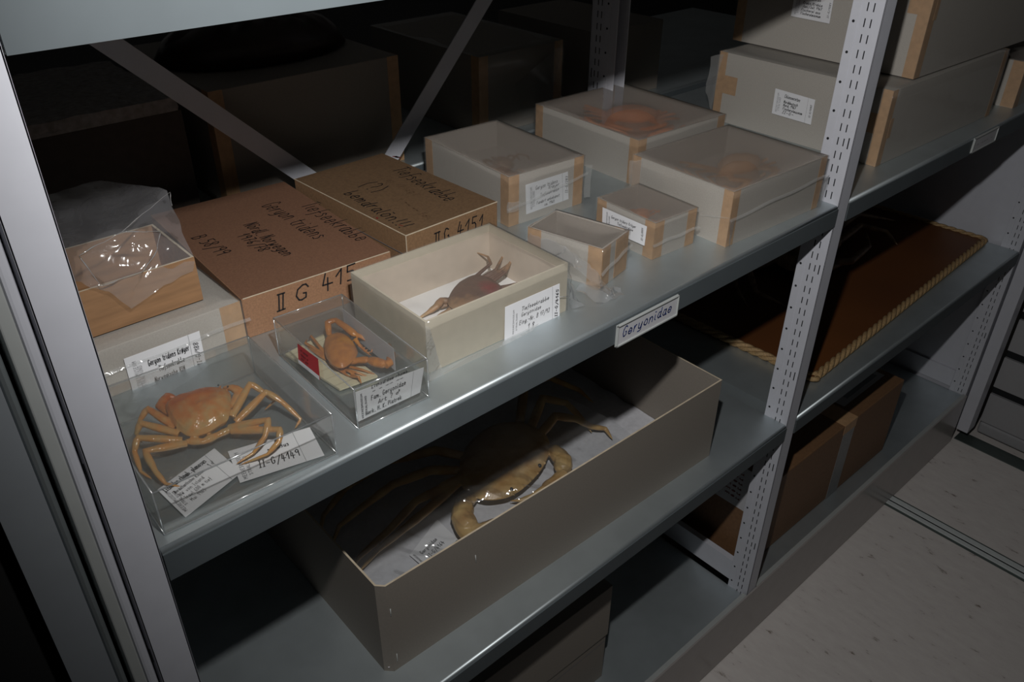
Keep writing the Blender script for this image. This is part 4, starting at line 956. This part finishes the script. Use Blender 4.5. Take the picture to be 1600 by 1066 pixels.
eyes(crabA, [zA(341, 602, .036), zA(356, 604, .036)], 0.0011)
eyes(crabB, [zA(548, 526, .026), zA(558, 540, .025)], 0.0010)
# two grey cartons on the bottom shelf
for k, (lab, z0, h) in enumerate((('lower of two plain grey-brown boxes stacked on the bottom shelf', ZS3-0.0115, 0.150), ('upper of two plain grey-brown boxes stacked on the bottom shelf', ZS3-0.0115+0.151, 0.155))):
    t = thing('storage_box', lab, 'box', (0.50, 0.738, z0), math.radians(-1.0 if k else -0.4))
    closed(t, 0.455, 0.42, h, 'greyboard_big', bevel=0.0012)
    if not k:
        bm = bmesh.new(); box(bm, 0.001, 0.454, -0.0006, 0.0002, 0.125, 0.1255); link('lid_seam', bm, M['ink_grey'], t)

# ------------------------------------------------------------------ rope-edged board with a spider crab
tR = thing('mounting_board', 'rust-red board with twisted rope trim in the right bay', 'board', (1.573, 0.690, ZS2), math.radians(2.6))
WB, DB = 1.075, 0.49
bm = bmesh.new(); box(bm, 0.008, WB-0.008, 0.008, DB-0.008, 0.0, 0.014); link('board_panel', bm, M['rust'], tR, bevel=0.002)
def rope(parent, P, r=0.0105, twist=75):
    bm = bmesh.new(); pts = []
    for a, b in zip(P, P[1:]):
        a, b = Vector(a), Vector(b); n = int((b-a).length/0.0035)
        for i in range(n): pts.append((a.lerp(b, i/n), (b-a).normalized()))
    L = 0
    for st in range(3):
        Q = []
        for i, (p, d) in enumerate(pts):
            s = d.cross(Vector((0, 0, 1))).normalized(); k = s.cross(d); ph = i*0.0035*twist + st*2*PI/3
            Q.append(p + (s*math.cos(ph)+k*math.sin(ph))*r*0.52)
        sweep(bm, Q, [r*0.56]*len(Q), n=6)
    return link('rope_trim', bm, M['cord'], parent)
rz_ = 0.0105
rope(tR, [(0.02, 0.006, rz_), (WB-0.004, 0.004, rz_)]); rope(tR, [(WB-0.004, 0.004, rz_), (WB-0.004, DB, rz_)]); rope(tR, [(0.012, DB, rz_), (0.010, 0.012, rz_)])
bm = bmesh.new()
sweep(bm, [Vector((0.012+0.010*math.cos(a), 0.008+0.010*math.sin(a), rz_+0.002*math.sin(2*a))) for a in [k*2*PI/14 for k in range(13)]], [0.0058]*13, n=8); link('rope_knot', bm, M['cord'], tR)
def zR(px, py, z): return at(px, py, z=ZS2+0.016+z)
bm = bmesh.new()
outl = [(1185, 385), (1210, 410), (1240, 425), (1275, 420), (1300, 400), (1318, 375), (1305, 352), (1270, 345), (1220, 352), (1190, 365)]
dome(bm, [zR(x, y, .03) for x, y in outl], 0.045, 0.022, lumps=0.006, seed=6)
for q, r in (([(1215, 405, .03), (1170, 420, .05), (1180, 455, .03), (1238, 483, .006)], [.012, .010, .008, .002]), ([(1200, 400, .03), (1145, 415, .05), (1150, 450, .02), (1170, 482, .004)], [.010, .009, .007, .002]),
   ([(1300, 385, .03), (1345, 352, .05), (1385, 362, .03), (1404, 385, .006)], [.012, .010, .008, .002]), ([(1290, 412, .03), (1330, 408, .03), (1358, 385, .03), (1352, 360, .02)], [.011, .012, .008, .003]),
   ([(1260, 420, .03), (1290, 422, .03), (1322, 408, .02)], [.011, .012, .006]), ([(1295, 365, .03), (1340, 335, .06), (1400, 345, .02)], [.012, .010, .003]), ([(1205, 380, .03), (1130, 390, .05), (1100, 430, .01)], [.012, .010, .003])):
    limb(bm, [zR(*p) for p in q], r, n=8)
finish_crab(bm, 'crab', [M['spider']], 'dark long-legged crab mounted on the rope-edged rust board', zR(1250, 390, 0), voxel=0.003, smooth=1)

# ------------------------------------------------------------------ bottom shelf of the right bay
tK2 = thing('carton', 'brown cardboard carton closed with grey tape on the bottom shelf', 'box', (1.50, 0.7005, ZS3-0.0055), math.radians(-0.4))
closed(tK2, 0.687, 0.36, 0.266, 'carton', bevel=0.004)
bm = bmesh.new(); box(bm, 0.355, 0.415, -0.0008, 0.0, 0.002, 0.262); link('grey_tape', bm, M['tape_clear'], tK2)
bm = bmesh.new(); box(bm, 0.352, 0.418, -0.0009, 0.0, 0.235, 0.2666); box(bm, 0.352, 0.418, 0.0, 0.09, 0.2661, 0.2668); link('brown_tape', bm, M['tape'], tK2)
c = Vector((1.50, 0.7005, ZS3-0.0055+0.2665))
t = thing('printed_sheet', 'pale printed sheet lying on top of the brown carton', 'paper', c)
bm = bmesh.new(); box(bm, 0.43, 0.66, 0.045, 0.24, 0.0004, 0.0012); link('paper', bm, M['paper_dark'], t)
bm = bmesh.new(); box(bm, 0.47, 0.64, 0.058, 0.22, 0.0014, 0.0018); link('dark_picture', bm, M['paint_dark'], t)
# box with white printed side seen between the bays
t = thing('printed_box', 'narrow carton with white red-printed upper side, in shadow behind the slotted upright', 'box', (1.446, 0.712, ZS3-0.0055), 0)
closed(t, 0.048, 0.25, 0.325, 'carton')
bm = bmesh.new(); box(bm, -0.0008, 0.0, 0.0, 0.25, 0.195, 0.324); link('white_side', bm, M['paper_dark'], t)
for i in range(6):
    bm = bmesh.new(); write(bm, 'mnou ros meu', (-0.001, 0.20, 0.300-i*0.016), (0, -1, 0), (0, 0, 1), 0.008, 0.0016, width=0.17); link('red_print', bm, M['ink_red'], t)

# ------------------------------------------------------------------ dark boxes on the rear rack
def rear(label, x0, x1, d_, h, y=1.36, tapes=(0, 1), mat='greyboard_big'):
    t = thing('specimen_box', label, 'box', (x0, y, ZS1), 0)
    closed(t, x1-x0, d_, h, mat); [corner_tape(t, x1-x0, d_, h, k, 0.025) for k in tapes]
    return t
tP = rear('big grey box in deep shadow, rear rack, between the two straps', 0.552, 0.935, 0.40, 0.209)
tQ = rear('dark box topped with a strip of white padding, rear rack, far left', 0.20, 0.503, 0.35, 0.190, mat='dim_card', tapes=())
bm = bmesh.new(); box(bm, 0, 0.285, -0.003, 0.30, 0, 0.022)
bmesh.ops.subdivide_edges(bm, edges=bm.edges, cuts=12, use_grid_fill=True)
for v in bm.verts: v.co += noise.noise_vector(v.co*50)*0.004*(1 if v.co.z > 0.005 else 0)
tag(link('padding_strip', bm, M['foam'], None, loc=(0.212, 1.36, ZS1+0.191)), 'strip of whitish wadding lying on the dark box of the rear rack', 'padding')
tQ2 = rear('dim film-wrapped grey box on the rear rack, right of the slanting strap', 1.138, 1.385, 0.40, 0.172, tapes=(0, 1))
film_wrap(tQ2, 0.247, 0.40, 0.172, seed=31, top='film', side='film', seam=False, sides=(0,))
film_flap(tQ2, [((0.10, -0.004, 0.10), (0.24, -0.005, 0.165), (0.20, -0.012, 0.02), (0.12, -0.010, 0.02))], 'film', amp=0.003)
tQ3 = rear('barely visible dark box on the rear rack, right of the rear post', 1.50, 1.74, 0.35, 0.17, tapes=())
bm = bmesh.new()
dome(bm, [Vector((math.cos(a)*0.19, math.sin(a)*0.13, 0)) for a in [2*PI*k/12 for k in range(12)]], 0.07, 0.0, lumps=0.02, seed=2)
tag(link('wrapped_bundle', bm, M['dark'], None, loc=(0.74, 1.56, ZS1+0.215)), 'dark wrapped bundle lying on top of the big shadowed rear box', 'bundle')
